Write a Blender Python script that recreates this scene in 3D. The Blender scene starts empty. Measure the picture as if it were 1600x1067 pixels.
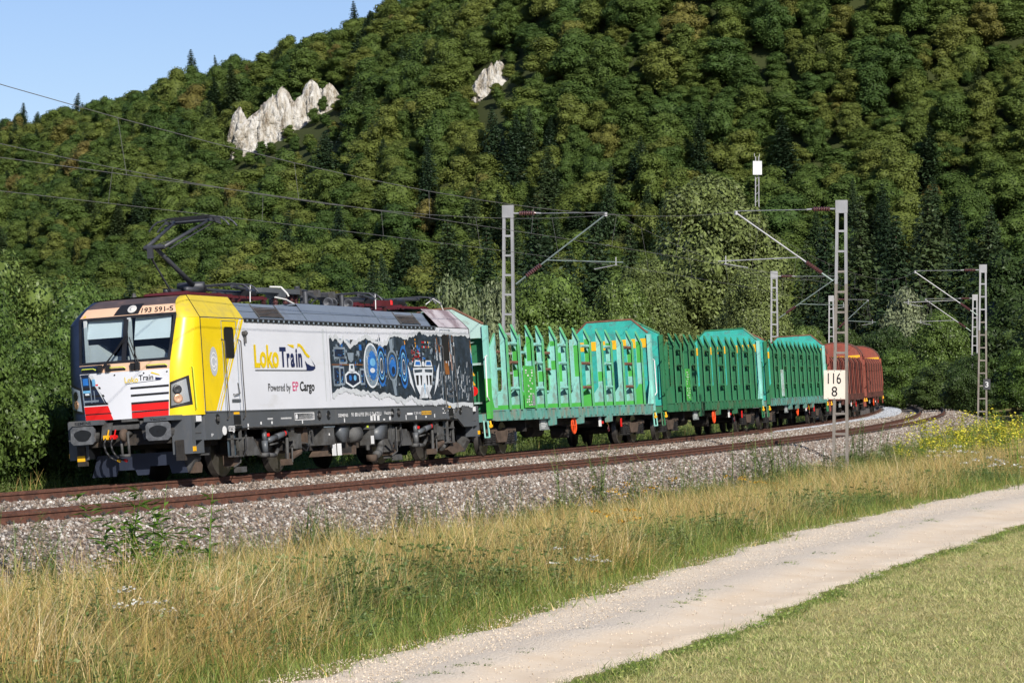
import bpy, math, random
import numpy as np
from mathutils import Matrix, Vector
random.seed(11)
rng = np.random.default_rng(11)
scene = bpy.context.scene
COL = scene.collection
rad = math.radians

# ---------------------------------------------------------------- camera, sky, sun, exposure
EYE = 2.3209                                   # camera height above the rails
cam_d = bpy.data.cameras.new('camera'); cam = bpy.data.objects.new('camera', cam_d); COL.objects.link(cam)
cam.location = (0, 0, EYE); cam.rotation_euler = (rad(90), 0, 0)
cam_d.sensor_width = 36; cam_d.lens = 36 * 4539.4 / 1600
cam_d.shift_y = (583.04 - 533.5) / 1600
cam_d.clip_start = .5; cam_d.clip_end = 6000
scene.camera = cam
SUN_EL = rad(30.5); SUN_XY = (.38, -.925)        # horizontal direction towards the sun: behind and right of the camera
world = bpy.data.worlds.new('World'); scene.world = world; world.use_nodes = True
wn = world.node_tree.nodes; wl = world.node_tree.links
sky = wn.new('ShaderNodeTexSky'); sky.sky_type = 'NISHITA'; sky.sun_disc = False
sky.sun_elevation = SUN_EL; sky.sun_rotation = math.atan2(SUN_XY[0], SUN_XY[1])
sky.air_density = 1.0; sky.dust_density = .2; sky.ozone_density = 2.0
tint = wn.new('ShaderNodeVectorMath'); tint.operation = 'MULTIPLY'; tint.inputs[1].default_value = (.88, .92, 1.16)
wl.new(sky.outputs[0], tint.inputs[0]); wl.new(tint.outputs[0], wn['Background'].inputs[0]); wn['Background'].inputs[1].default_value = .075
sun_d = bpy.data.lights.new('sun', 'SUN'); sun_d.energy = 4.8; sun_d.angle = rad(.53); sun_d.color = (1, .94, .84)
sun = bpy.data.objects.new('sun', sun_d); COL.objects.link(sun)
sv = Vector((SUN_XY[0] * math.cos(SUN_EL), SUN_XY[1] * math.cos(SUN_EL), math.sin(SUN_EL)))
sun.rotation_euler = sv.to_track_quat('Z', 'Y').to_euler(); sun.location = sv * 300
scene.view_settings.view_transform = 'Standard'; scene.view_settings.look = 'None'
scene.view_settings.exposure = .36; scene.view_settings.gamma = 1
scene.cycles.use_denoising = True
scene.cycles.use_adaptive_sampling = True; scene.cycles.adaptive_threshold = .025
scene.cycles.max_bounces = 6; scene.cycles.diffuse_bounces = 3; scene.cycles.glossy_bounces = 3
scene.cycles.transmission_bounces = 4; scene.cycles.transparent_max_bounces = 8

# ---------------------------------------------------------------- track geometry (arc of a circle)
X0, Y0, PHI, K, CANT, OFF, GRAD = -8.19969, 60.88862, .34233, .0015515, .06446, 4.13, -.00029
R = 1 / K; CX = X0 - R * math.cos(PHI); CY = Y0 + R * math.sin(PHI)
def on_arc(s, t, z=0.):
    """world point at s metres back along the train's track, t metres to the outer (camera) side, z above the rails"""
    th = PHI - K * s
    return np.array([CX + (R + t) * np.cos(th), CY - (R + t) * np.sin(th), z + GRAD * s * (1 if s < 200 else 0)])
def arc_frame(s, t=0, z=0):
    th = PHI - K * s
    ex = np.array([math.sin(th), math.cos(th), 0]); n = np.array([math.cos(th), -math.sin(th), 0])
    return on_arc(s, t, z), ex, n
def st_of(X, Y):
    r = np.hypot(X - CX, Y - CY); th = np.arctan2(-(Y - CY), X - CX)
    return (PHI - th) * R, r - R

# ---------------------------------------------------------------- materials
def nd(nt, typ, **kw):
    n = nt.nodes.new(typ)
    for k, v in kw.items():
        if k in n.inputs: n.inputs[k].default_value = v
        else: setattr(n, k, v)
    return n
def ramp(nt, stops, interp='LINEAR'):
    r = nt.nodes.new('ShaderNodeValToRGB'); r.color_ramp.interpolation = interp
    e = r.color_ramp.elements
    while len(e) < len(stops): e.new(.5)
    for el, (p, c) in zip(e, stops):
        el.position = p; el.color = (*c, 1) if len(c) == 3 else c
    return r
def c4(c): return (c[0], c[1], c[2], 1)
MATS = {}
def pmat(name, col, rough=.5, metal=0., var=.12, scale=2., bump=0., bscale=30., dirt=None, spec=.5, coat=0., emit=None):
    """painted / bare surface: base colour with soft variation, optional shaped dirt (colour, amount, (sx,sy,sz))"""
    if name in MATS: return MATS[name]
    m = bpy.data.materials.new(name); m.use_nodes = True; nt = m.node_tree; L = nt.links
    b = nt.nodes['Principled BSDF']; b.inputs['Roughness'].default_value = rough; b.inputs['Metallic'].default_value = metal
    b.inputs['Specular IOR Level'].default_value = spec; b.inputs['Coat Weight'].default_value = coat
    tc = nd(nt, 'ShaderNodeTexCoord')
    n1 = nd(nt, 'ShaderNodeTexNoise', Scale=scale, Detail=5., Roughness=.6); L.new(tc.outputs['Object'], n1.inputs['Vector'])
    r1 = ramp(nt, [(.3, tuple(max(0, x * (1 - var)) for x in col)), (.7, tuple(min(1, x * (1 + var)) for x in col))])
    L.new(n1.outputs[0], r1.inputs[0]); out = r1.outputs[0]
    if dirt:
        mp = nd(nt, 'ShaderNodeMapping'); mp.inputs['Scale'].default_value = dirt[2]; L.new(tc.outputs['Object'], mp.inputs[0])
        n2 = nd(nt, 'ShaderNodeTexNoise', Scale=1., Detail=8., Roughness=.68); L.new(mp.outputs[0], n2.inputs['Vector'])
        lo = .62 - .3 * dirt[1]
        r2 = ramp(nt, [(lo, (0, 0, 0)), (lo + .13, (1, 1, 1))]); L.new(n2.outputs[0], r2.inputs[0])
        mu = nd(nt, 'ShaderNodeMath', operation='MULTIPLY'); L.new(r2.outputs[0], mu.inputs[0]); mu.inputs[1].default_value = min(1, .35 + dirt[1] * .6)
        mx = nd(nt, 'ShaderNodeMix', data_type='RGBA'); L.new(mu.outputs[0], mx.inputs[0]); L.new(out, mx.inputs[6]); mx.inputs[7].default_value = c4(dirt[0]); out = mx.outputs[2]
    L.new(out, b.inputs['Base Color'])
    rr = nd(nt, 'ShaderNodeMapRange'); L.new(n1.outputs[0], rr.inputs[0]); rr.inputs[3].default_value = max(.02, rough - .1); rr.inputs[4].default_value = min(1, rough + .12); L.new(rr.outputs[0], b.inputs['Roughness'])
    if bump:
        n3 = nd(nt, 'ShaderNodeTexNoise', Scale=bscale, Detail=4.); L.new(tc.outputs['Object'], n3.inputs['Vector'])
        bp = nd(nt, 'ShaderNodeBump', Strength=bump, Distance=.02); L.new(n3.outputs[0], bp.inputs['Height']); L.new(bp.outputs[0], b.inputs['Normal'])
    if emit: b.inputs['Emission Color'].default_value = c4(emit[0]); b.inputs['Emission Strength'].default_value = emit[1]
    MATS[name] = m; return m
def leafmat(name, stops, transl=.28, rough=.5, per_leaf=.35, nscale=3., spec=.35):
    """leaves: hue picked per plant (object random), varied again from leaf to leaf, some light passing through"""
    m = bpy.data.materials.new(name); m.use_nodes = True; nt = m.node_tree; L = nt.links
    b = nt.nodes['Principled BSDF']; b.inputs['Roughness'].default_value = rough; b.inputs['Specular IOR Level'].default_value = spec
    oi = nd(nt, 'ShaderNodeObjectInfo'); geo = nd(nt, 'ShaderNodeNewGeometry')
    r1 = ramp(nt, stops); L.new(oi.outputs['Random'], r1.inputs[0])
    tc = nd(nt, 'ShaderNodeTexCoord'); n1 = nd(nt, 'ShaderNodeTexNoise', Scale=nscale, Detail=3.); L.new(tc.outputs['Object'], n1.inputs['Vector'])
    a = nd(nt, 'ShaderNodeMath', operation='ADD'); L.new(n1.outputs[0], a.inputs[0]); L.new(geo.outputs['Random Per Island'], a.inputs[1])
    mr = nd(nt, 'ShaderNodeMapRange'); L.new(a.outputs[0], mr.inputs[0]); mr.inputs[1].default_value = .3; mr.inputs[2].default_value = 1.7
    mr.inputs[3].default_value = 1 - per_leaf; mr.inputs[4].default_value = 1 + per_leaf * 1.3
    mx = nd(nt, 'ShaderNodeVectorMath', operation='SCALE'); L.new(r1.outputs[0], mx.inputs[0]); L.new(mr.outputs[0], mx.inputs['Scale'])
    L.new(mx.outputs[0], b.inputs['Base Color'])
    if transl:
        t = nd(nt, 'ShaderNodeBsdfTranslucent'); L.new(mx.outputs[0], t.inputs[0]); ms = nd(nt, 'ShaderNodeMixShader'); ms.inputs[0].default_value = transl
        L.new(b.outputs[0], ms.inputs[1]); L.new(t.outputs[0], ms.inputs[2]); L.new(ms.outputs[0], nt.nodes['Material Output'].inputs[0])
    MATS[name] = m; return m

# ---------------------------------------------------------------- mesh builder
class MB:
    def __init__(self): self.v = []; self.f = []; self.mi = []; self.mats = []
    def m(self, mat):
        if mat not in self.mats: self.mats.append(mat)
        return self.mats.index(mat)
    def add(self, vs, fs, mat):
        o = len(self.v); k = self.m(mat); self.v.extend([tuple(map(float, p)) for p in vs])
        for f in fs: self.f.append([o + i for i in f]); self.mi.append(k)
        return self
    def poly(self, pts, mat): return self.add(pts, [list(range(len(pts)))], mat)
    def box(self, x0, x1, y0, y1, z0, z1, mat):
        vs = [(x, y, z) for z in (z0, z1) for y in (y0, y1) for x in (x0, x1)]
        return self.add(vs, [(0, 2, 3, 1), (4, 5, 7, 6), (0, 1, 5, 4), (2, 6, 7, 3), (0, 4, 6, 2), (1, 3, 7, 5)], mat)
    def prism(self, poly, axis, a, b, mat):
        """closed outline extruded along an axis: axis y: outline in (x,z); x: (y,z); z: (x,y)"""
        def P(p, w): return {'y': (p[0], w, p[1]), 'x': (w, p[0], p[1]), 'z': (p[0], p[1], w)}[axis]
        n = len(poly); vs = [P(p, a) for p in poly] + [P(p, b) for p in poly]
        return self.add(vs, [list(range(n))[::-1], list(range(n, 2 * n))] + [(i, (i + 1) % n, n + (i + 1) % n, n + i) for i in range(n)], mat)
    def tube(self, p0, p1, r, mat, n=8, r2=None):
        p0 = np.array(p0, float); p1 = np.array(p1, float); d = p1 - p0; L = np.linalg.norm(d)
        if L < 1e-6: return self
        d /= L; u = np.cross(d, (0, 0, 1) if abs(d[2]) < .9 else (1, 0, 0)); u /= np.linalg.norm(u); w = np.cross(d, u); r2 = r if r2 is None else r2
        A = [2 * math.pi * i / n for i in range(n)]
        vs = [p0 + r * (math.cos(a) * u + math.sin(a) * w) for a in A] + [p1 + r2 * (math.cos(a) * u + math.sin(a) * w) for a in A]
        return self.add(vs, [(i, (i + 1) % n, n + (i + 1) % n, n + i) for i in range(n)] + [list(range(n))[::-1], list(range(n, 2 * n))], mat)
    def path(self, pts, r, mat, n=6):
        for a, b in zip(pts[:-1], pts[1:]): self.tube(a, b, r, mat, n)
        return self
    def lathe(self, o, d, prof, mat, n=16):
        """profile [(distance along d, radius)] turned about the axis o + d"""
        o = np.array(o, float); d = np.array(d, float); d /= np.linalg.norm(d)
        u = np.cross(d, (0, 0, 1) if abs(d[2]) < .9 else (1, 0, 0)); u /= np.linalg.norm(u); w = np.cross(d, u)
        vs = []; fs = []
        for h, r in prof:
            for i in range(n):
                a = 2 * math.pi * i / n; vs.append(o + d * h + r * (math.cos(a) * u + math.sin(a) * w))
        for j in range(len(prof) - 1):
            for i in range(n): fs.append((j * n + i, j * n + (i + 1) % n, (j + 1) * n + (i + 1) % n, (j + 1) * n + i))
        fs.append(list(range(n))[::-1]); fs.append(list(range((len(prof) - 1) * n, len(prof) * n)))
        return self.add(vs, fs, mat)
    def grid(self, rows, mat, skip=None):
        m = len(rows); n = len(rows[0]); vs = [p for r in rows for p in r]
        fs = [(i * n + j, i * n + j + 1, (i + 1) * n + j + 1, (i + 1) * n + j) for i in range(m - 1) for j in range(n - 1) if not (skip and skip(i, j))]
        return self.add(vs, fs, mat)
    def text(self, s, fn, mat, size=1., xs=1., bold=0., align='LEFT', width=None):
        """flat lettering; fn maps (u, v) in text space to a point"""
        V, F, w = text_mesh(s, bold)
        k = size; kx = size * xs if width is None else width / max(w, 1e-6)
        dx = {'LEFT': 0, 'CENTER': -w / 2}[align]
        return self.add([fn((x + dx) * kx, y * k) for x, y in V], F, mat)
    def build(self, name, parent=None, smooth=False, label=None):
        me = bpy.data.meshes.new(name); me.from_pydata(self.v, [], self.f)
        for x in self.mats: me.materials.append(x)
        me.polygons.foreach_set('material_index', self.mi)
        if smooth: me.polygons.foreach_set('use_smooth', [True] * len(self.f))
        me.update()
        return link(name, me, parent, label)
_tc = {}
def text_mesh(s, bold=0.):
    key = (s, bold)
    if key not in _tc:
        cu = bpy.data.curves.new('t', 'FONT'); cu.body = s; cu.resolution_u = 3; cu.offset = bold; cu.fill_mode = 'FRONT' if hasattr(cu, 'fill_mode') else cu.fill_mode
        ob = bpy.data.objects.new('t', cu); me = bpy.data.meshes.new_from_object(ob)
        V = [(v.co.x, v.co.y) for v in me.vertices]; F = [list(p.vertices) for p in me.polygons]
        x0 = min(v[0] for v in V); V = [(x - x0, y) for x, y in V]
        _tc[key] = (V, F, max(v[0] for v in V))
        bpy.data.objects.remove(ob); bpy.data.curves.remove(cu); bpy.data.meshes.remove(me)
    return _tc[key]
def link(name, data, parent=None, label=None):
    o = bpy.data.objects.new(name, data); COL.objects.link(o)
    if parent is not None: o.parent = parent
    if label: o['label'] = label
    return o
def tag(o, label, cat, group=None):
    o['label'] = label; o['category'] = cat
    if group: o['group'] = group
    return o
def thing(name, label, cat, matrix=None, group=None):
    o = bpy.data.objects.new(name, None); COL.objects.link(o); o.empty_display_size = .3
    if matrix is not None: o.matrix_basis = matrix
    return tag(o, label, cat, group)
def mat4(o, ex, ey, ez):
    return Matrix(((ex[0], ey[0], ez[0], o[0]), (ex[1], ey[1], ez[1], o[1]), (ex[2], ey[2], ez[2], o[2]), (0, 0, 0, 1)))
def vehicle_matrix(s0, p1, p2):
    a = on_arc(s0 + p1, 0); b = on_arc(s0 + p2, 0); ex = (b - a) / np.linalg.norm(b - a); h = math.hypot(ex[0], ex[1])
    n = np.array([ex[1], -ex[0], 0]) / h
    ey = -(n * math.cos(CANT) + np.array([0, 0, 1.]) * math.sin(CANT)); ez = np.cross(ex, ey)
    return mat4(a - ex * p1, ex, ey, ez)
def np_mesh(name, V, Q, mats, mi=None, smooth=False):
    """quads (n,4) as a mesh, quickly"""
    me = bpy.data.meshes.new(name); V = np.asarray(V, np.float32); Q = np.asarray(Q, np.int32)
    me.vertices.add(len(V)); me.vertices.foreach_set('co', V.ravel())
    k = Q.shape[1]; me.loops.add(Q.size); me.loops.foreach_set('vertex_index', Q.ravel())
    me.polygons.add(len(Q)); me.polygons.foreach_set('loop_start', np.arange(0, Q.size, k, dtype=np.int32))
    for x in mats: me.materials.append(x)
    if mi is not None: me.polygons.foreach_set('material_index', np.asarray(mi, np.int32))
    if smooth: me.polygons.foreach_set('use_smooth', np.ones(len(Q), bool))
    me.update(calc_edges=True); return me
def join_np(parts):
    V = []; Q = []; M = []; o = 0
    for v, q, m in parts:
        V.append(v); Q.append(np.asarray(q) + o); M.append(np.full(len(q), m)); o += len(v)
    return np.concatenate(V), np.concatenate(Q), np.concatenate(M)
def scatter(name, P, rot, scl, idx, protos, label, cat=None):
    """uncountable small stuff: one object that sets copies of a few real meshes on points"""
    col = bpy.data.collections.new(name + '_kinds')
    for i, me in enumerate(protos): col.objects.link(bpy.data.objects.new('%s_kind_%02d' % (name, i), me))
    me = bpy.data.meshes.new(name); me.vertices.add(len(P)); me.vertices.foreach_set('co', np.asarray(P, np.float32).ravel())
    a = me.attributes.new('rot', 'FLOAT_VECTOR', 'POINT'); a.data.foreach_set('vector', np.asarray(rot, np.float32).ravel())
    scl = np.asarray(scl, np.float32); scl = np.repeat(scl[:, None], 3, 1) if scl.ndim == 1 else scl
    a = me.attributes.new('scl', 'FLOAT_VECTOR', 'POINT'); a.data.foreach_set('vector', scl.ravel())
    a = me.attributes.new('idx', 'INT', 'POINT'); a.data.foreach_set('value', np.asarray(idx, np.int32))
    o = link(name, me); o['kind'] = 'stuff'; o['label'] = label
    if cat: o['category'] = cat
    ng = bpy.data.node_groups.new(name, 'GeometryNodeTree'); N = ng.nodes; L = ng.links
    ng.interface.new_socket('Geometry', in_out='INPUT', socket_type='NodeSocketGeometry'); ng.interface.new_socket('Geometry', in_out='OUTPUT', socket_type='NodeSocketGeometry')
    gi = N.new('NodeGroupInput'); go = N.new('NodeGroupOutput'); ip = N.new('GeometryNodeInstanceOnPoints'); ci = N.new('GeometryNodeCollectionInfo')
    ci.inputs['Collection'].default_value = col; ci.inputs['Separate Children'].default_value = True; ci.inputs['Reset Children'].default_value = True
    def attr(nm, ty):
        n = N.new('GeometryNodeInputNamedAttribute'); n.data_type = ty; n.inputs['Name'].default_value = nm; return n.outputs['Attribute']
    er = N.new('FunctionNodeEulerToRotation'); L.new(attr('rot', 'FLOAT_VECTOR'), er.inputs[0])
    L.new(gi.outputs[0], ip.inputs['Points']); L.new(ci.outputs[0], ip.inputs['Instance']); ip.inputs['Pick Instance'].default_value = True
    L.new(attr('idx', 'INT'), ip.inputs['Instance Index']); L.new(er.outputs[0], ip.inputs['Rotation']); L.new(attr('scl', 'FLOAT_VECTOR'), ip.inputs['Scale'])
    L.new(ip.outputs[0], go.inputs[0])
    md = o.modifiers.new('scatter', 'NODES'); md.node_group = ng
    return o

# ================================================================ THE SETTING
def smooth(a, b, x):
    u = np.clip((np.asarray(x, float) - a) / (b - a), 0, 1); return u * u * (3 - 2 * u)
PATH_UP = ([-60, -40, -31, -25, -18, -8, 3, 14, 40, 100, 200], [19.4, 19.2, 18.8, 18.3, 17.5, 16.5, 16.3, 16.6, 17.5, 20, 24])
PATH_LO = ([-60, -40, -30, -25, -17, -5, 14, 40, 100, 200], [21.9, 21.6, 21.2, 20.95, 20.2, 19.75, 19.9, 21, 23.4, 27.4])
def ground_z(X, Y):
    X = np.asarray(X, float); Y = np.asarray(Y, float)
    s, t = st_of(X, Y)
    base = np.interp(t, [-400, -8, -5, 7.4, 10., 12.5, 14.4, 15.9, 30, 90], [-1.2, -.75, -1.05, -1.15, -1.18, -1.0, -.66, -.3, -.3, -.6])
    und = 4.5 * np.sin(.021 * X + .013 * Y + 1) + 3.2 * np.sin(.047 * X - .031 * Y) + 1.6 * np.sin(.09 * X + .07 * Y + 2)
    q = .514 * Y + .857 * X - 140.
    zh = .75 * 9 * np.log1p(np.exp(np.clip(q / 9, -30, 60))) + und * .8 * np.clip(q / 45, 0, 1)
    cap = np.interp(X, [-300, -98, -42, -25, 0, 160], [28, 47, 49.5, 53.5, 69, 136]) + und * .25
    zh = -5 * np.log(np.exp(-np.clip(zh, -50, 400) / 5) + np.exp(-cap / 5))
    return base + np.maximum(zh, 0) * np.maximum(smooth(10, 60 + 50 * (t > 0), np.abs(t)), smooth(215, 360, s)) * smooth(40, 110, Y)
def axis(parts): return np.unique(np.concatenate([np.arange(a, b, st) for a, b, st in parts]))
def terrain():
    xs = axis([(-2600, -400, 200), (-400, -160, 20), (-160, -40, 6), (-40, 60, 1.25), (60, 200, 7), (200, 400, 20), (400, 2601, 200)])
    ys = axis([(-300, 0, 50), (0, 20, 5), (20, 160, 1.25), (160, 300, 4), (300, 760, 7), (760, 1000, 40), (1000, 4001, 250)])
    XX, YY = np.meshgrid(xs, ys); Z = ground_z(XX, YY)
    V = np.stack([XX, YY, Z], -1).reshape(-1, 3); n = len(xs); i, j = np.meshgrid(np.arange(len(ys) - 1), np.arange(n - 1), indexing='ij')
    a = (i * n + j).ravel(); Q = np.stack([a, a + 1, a + n + 1, a + n], 1)
    m = bpy.data.materials.new('meadow_soil'); m.use_nodes = True; nt = m.node_tree; L = nt.links; b = nt.nodes['Principled BSDF']; b.inputs['Roughness'].default_value = .95
    b.inputs['Specular IOR Level'].default_value = .1
    g = nd(nt, 'ShaderNodeNewGeometry'); n1 = nd(nt, 'ShaderNodeTexNoise', Scale=.35, Detail=8.); L.new(g.outputs['Position'], n1.inputs['Vector'])
    r = ramp(nt, [(.3, (.19, .18, .07)), (.5, (.29, .25, .11)), (.7, (.38, .32, .16))]); L.new(n1.outputs[0], r.inputs[0])
    sx = nd(nt, 'ShaderNodeSeparateXYZ'); L.new(g.outputs['Position'], sx.inputs[0]); mr = nd(nt, 'ShaderNodeMapRange'); L.new(sx.outputs[2], mr.inputs[0]); mr.inputs[1].default_value = .5; mr.inputs[2].default_value = 3
    mx = nd(nt, 'ShaderNodeMix', data_type='RGBA'); L.new(mr.outputs[0], mx.inputs[0]); L.new(r.outputs[0], mx.inputs[6]); mx.inputs[7].default_value = (.045, .055, .02, 1)
    L.new(mx.outputs[2], b.inputs[0])
    o = link('ground', np_mesh('ground', V, Q, [m], smooth=True)); o['kind'] = 'structure'; o['label'] = 'valley meadow rising into the wooded hillside'
terrain()
def ground_hit(px, py):
    """where the sight line of a photo pixel meets the ground"""
    for d in np.arange(14, 400, .1):
        X = (px - 800) / 4539.4 * d; z = EYE - (py - 583.04) / 4539.4 * d
        g = float(ground_z(X, d)); t = st_of(X, d)[1]
        if -5 < t < 9.5: g = max(g, float(bed_z(t)))
        if z <= g: return np.array([X, d, g])
    return None
def sweep(name, sec, s0, s1, ds, mat, tfun=None, smooth_=False, parent=None):
    """cross-section [(t, z)] carried along the arc"""
    S = np.arange(s0, s1 + .01, ds); rows = []
    for s in S:
        q = tfun(s) if tfun else sec; rows.append([on_arc(s, t, z) for t, z in q])
    return MB().grid(rows, mat).build(name, parent, smooth_)

# ---- ballast bed
stone_m = bpy.data.materials.new('ballast_stone'); stone_m.use_nodes = True
def stone_material(m, stops, rnd=True):
    nt = m.node_tree; L = nt.links; b = nt.nodes['Principled BSDF']; b.inputs['Roughness'].default_value = .85; b.inputs['Specular IOR Level'].default_value = .25
    if rnd: src = nd(nt, 'ShaderNodeObjectInfo').outputs['Random']
    else:
        g = nd(nt, 'ShaderNodeNewGeometry'); v = nd(nt, 'ShaderNodeTexVoronoi', Scale=19.); L.new(g.outputs['Position'], v.inputs['Vector'])
        sp = nd(nt, 'ShaderNodeSeparateColor'); L.new(v.outputs['Color'], sp.inputs[0]); src = sp.outputs[0]
        bp = nd(nt, 'ShaderNodeBump', Strength=1., Distance=.03, invert=True); L.new(v.outputs['Distance'], bp.inputs['Height']); L.new(bp.outputs[0], b.inputs['Normal'])
    r = ramp(nt, stops); L.new(src, r.inputs[0]); L.new(r.outputs[0], b.inputs[0])
BST = [(0, (.075, .056, .045)), (.2, (.185, .145, .115)), (.45, (.27, .225, .19)), (.6, (.22, .15, .105)), (.75, (.33, .29, .255)), (.92, (.43, .40, .36)), (1, (.60, .57, .53))]
stone_material(stone_m, BST)
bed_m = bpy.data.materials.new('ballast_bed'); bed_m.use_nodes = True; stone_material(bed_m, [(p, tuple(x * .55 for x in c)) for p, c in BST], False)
TC = math.tan(CANT)
SEC = [(-5.4, -1.1), (-2.7, -.36), (-1.35, -.29), (1.5, -.10), (1.9, -.13), (2.65, -.30), (OFF - 1.35, -.285), (OFF + 1.45, -.105), (5.9, -.13), (8.9, -1.0), (9.6, -1.32)]
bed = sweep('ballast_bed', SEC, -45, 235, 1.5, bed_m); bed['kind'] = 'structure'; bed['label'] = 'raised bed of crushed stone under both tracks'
def bed_z(t): return np.interp(t, [p[0] for p in SEC], [p[1] for p in SEC])
def stone_mesh(i, mat):
    r = np.random.default_rng(100 + i); th = np.linspace(0, 2 * np.pi, 6)[:-1]; V = []
    for z, k in ((-.42, .55), (-.05, 1.), (.4, .6)):
        for a in th: V.append((k * math.cos(a + z) * r.uniform(.75, 1.2), k * math.sin(a + z) * r.uniform(.7, 1.15), z * r.uniform(.8, 1.2)))
    V = np.array(V) * .5; Q = [(j * 5 + a, j * 5 + (a + 1) % 5, (j + 1) * 5 + (a + 1) % 5, (j + 1) * 5 + a) for j in range(2) for a in range(5)]
    me = bpy.data.meshes.new('stone'); me.from_pydata([tuple(v) for v in V], [], Q + [(10, 11, 12, 13, 14), (4, 3, 2, 1, 0)]); me.materials.append(mat); return me
def arc_points(n, s0, s1, t0, t1, zf, power=1.6):
    """random points, denser towards the camera end"""
    s = s0 + (s1 - s0) * rng.random(n) ** power; u = rng.random(n)
    t = (t0(s) if callable(t0) else t0) * (1 - u) + (t1(s) if callable(t1) else t1) * u
    th = PHI - K * s; P = np.stack([CX + (R + t) * np.cos(th), CY - (R + t) * np.sin(th), zf(t, s) + GRAD * s], 1)
    return P, s, t
def ballast():
    A = [arc_points(95000, -32, 75, 5.05, 8.9, lambda t, s: bed_z(t)), arc_points(66000, -32, 130, .86, OFF - .84, lambda t, s: bed_z(t)),
         arc_points(9000, 30, 150, OFF - .6, OFF + .6, lambda t, s: bed_z(t)), arc_points(9000, 75, 190, 5.05, 8.3, lambda t, s: bed_z(t)), arc_points(3000, -32, 10, -3.4, -.85, lambda t, s: bed_z(t))]
    P = np.concatenate([a[0] for a in A]); n = len(P); S = np.concatenate([a[1] for a in A])
    P[:, 2] += rng.normal(0, .012, n)
    scl = rng.uniform(.038, .088, n) * (1 + .004 * np.clip(S, 0, 200))
    scatter('ballast_stones', P, rng.uniform(0, 6.28, (n, 3)), scl, rng.integers(0, 6, n), [stone_mesh(i, stone_m) for i in range(6)], 'loose grey and brown ballast stones along the two tracks')
    nm = bpy.data.materials.new('new_ballast_stone'); nm.use_nodes = True; stone_material(nm, [(0, (.20, .215, .24)), (.5, (.36, .38, .415)), (1, (.54, .57, .61))])
    P, s, t = arc_points(15000, 62, 150, lambda s: 1.05 + 0 * s, lambda s: 1.2 + .95 * smooth(70, 120, s), lambda t, s: bed_z(t) + .03, 1.)
    n = len(P); scatter('fresh_ballast', P, rng.uniform(0, 6.28, (n, 3)), rng.uniform(.07, .13, n), rng.integers(0, 6, n), [stone_mesh(i + 6, nm) for i in range(6)], 'pale bluish fresh ballast heaped beside the train rail in the curve')
ballast()

# ---- two tracks
rail_m = pmat('rusty_rail', (.125, .052, .032), .72, 0, .3, 6, .25, 60, ((.06, .03, .022), .5, (.8, 6, 6)))
rail_top = pmat('worn_rail_head', (.30, .25, .22), .32, .7, .2, 4)
clip_m = pmat('rail_clip_iron', (.045, .035, .032), .7, .2, .3, 9)
sleeper_m = pmat('concrete_sleeper', (.30, .255, .22), .9, 0, .2, 3, .3, 40)
RAILSEC = [(-.036, 0), (-.033, -.004 + .0), (-.036, -.04), (-.01, -.055), (-.009, -.135), (-.07, -.155), (-.07, -.172), (.07, -.172), (.07, -.155), (.009, -.135), (.01, -.055), (.036, -.04), (.036, 0)]
clip_me = MB().box(-.075, .075, -.07, .07, -.02, .012, clip_m).tube((-.05, -.04, .02), (.05, .05, .03), .022, clip_m, 6).tube((.05, -.05, .02), (-.04, .05, .035), .02, clip_m, 6).lathe((0, .01, 0), (0, 0, 1), [(0, .03), (.06, .028), (.075, .015)], clip_m, 6)
_o = clip_me.build('rail_clip'); clip_me = _o.data; bpy.data.objects.remove(_o)
_o = MB().prism([(-1.3, -.2), (1.3, -.2), (1.3, -.02), (.45, -.045), (-.45, -.045), (-1.3, -.02)], 'y', -.13, .13, sleeper_m).build('sleeper'); sleeper_me = _o.data; bpy.data.objects.remove(_o)
def build_track(t0, label):
    tr = thing('railway_track', label, 'railway track', None, 'curving double track')
    for sd in (-1, 1):
        tc_ = t0 + sd * .7525; zc = sd * .7525 * TC
        S = np.arange(-42, 232, 1.); rows = [[on_arc(s, tc_ + a - b * math.sin(CANT), zc + b + a * TC) for a, b in RAILSEC] for s in S]
        mb = MB(); mb.grid(rows, rail_m)
        mb.grid([[on_arc(s, tc_ - .03, zc + .0025 - .03 * TC), on_arc(s, tc_ + .022, zc + .0025 + .022 * TC)] for s in S], rail_top)
        r = mb.build('rail', tr)
        if sd == 1:
            for s in np.arange(-24.3, 110 if t0 else 60, .62):
                p, ex, n = arc_frame(s, tc_ + .10, zc - .168); c = link('rail_clip', clip_me, r); c.matrix_basis = mat4(p, ex, -n, (0, 0, 1))
    for s in np.arange(-24.3, 150 if t0 else 120, .62):
        p, ex, n = arc_frame(s, t0, -.17); c = link('sleeper', sleeper_me, tr)
        nn = n * math.cos(CANT) + np.array([0, 0, math.sin(CANT)]); c.matrix_basis = mat4(p, nn, ex, np.cross(nn, ex))
build_track(0., 'rusty inner track that the train stands on')
build_track(OFF, 'empty rusty outer track nearest the meadow')

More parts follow.
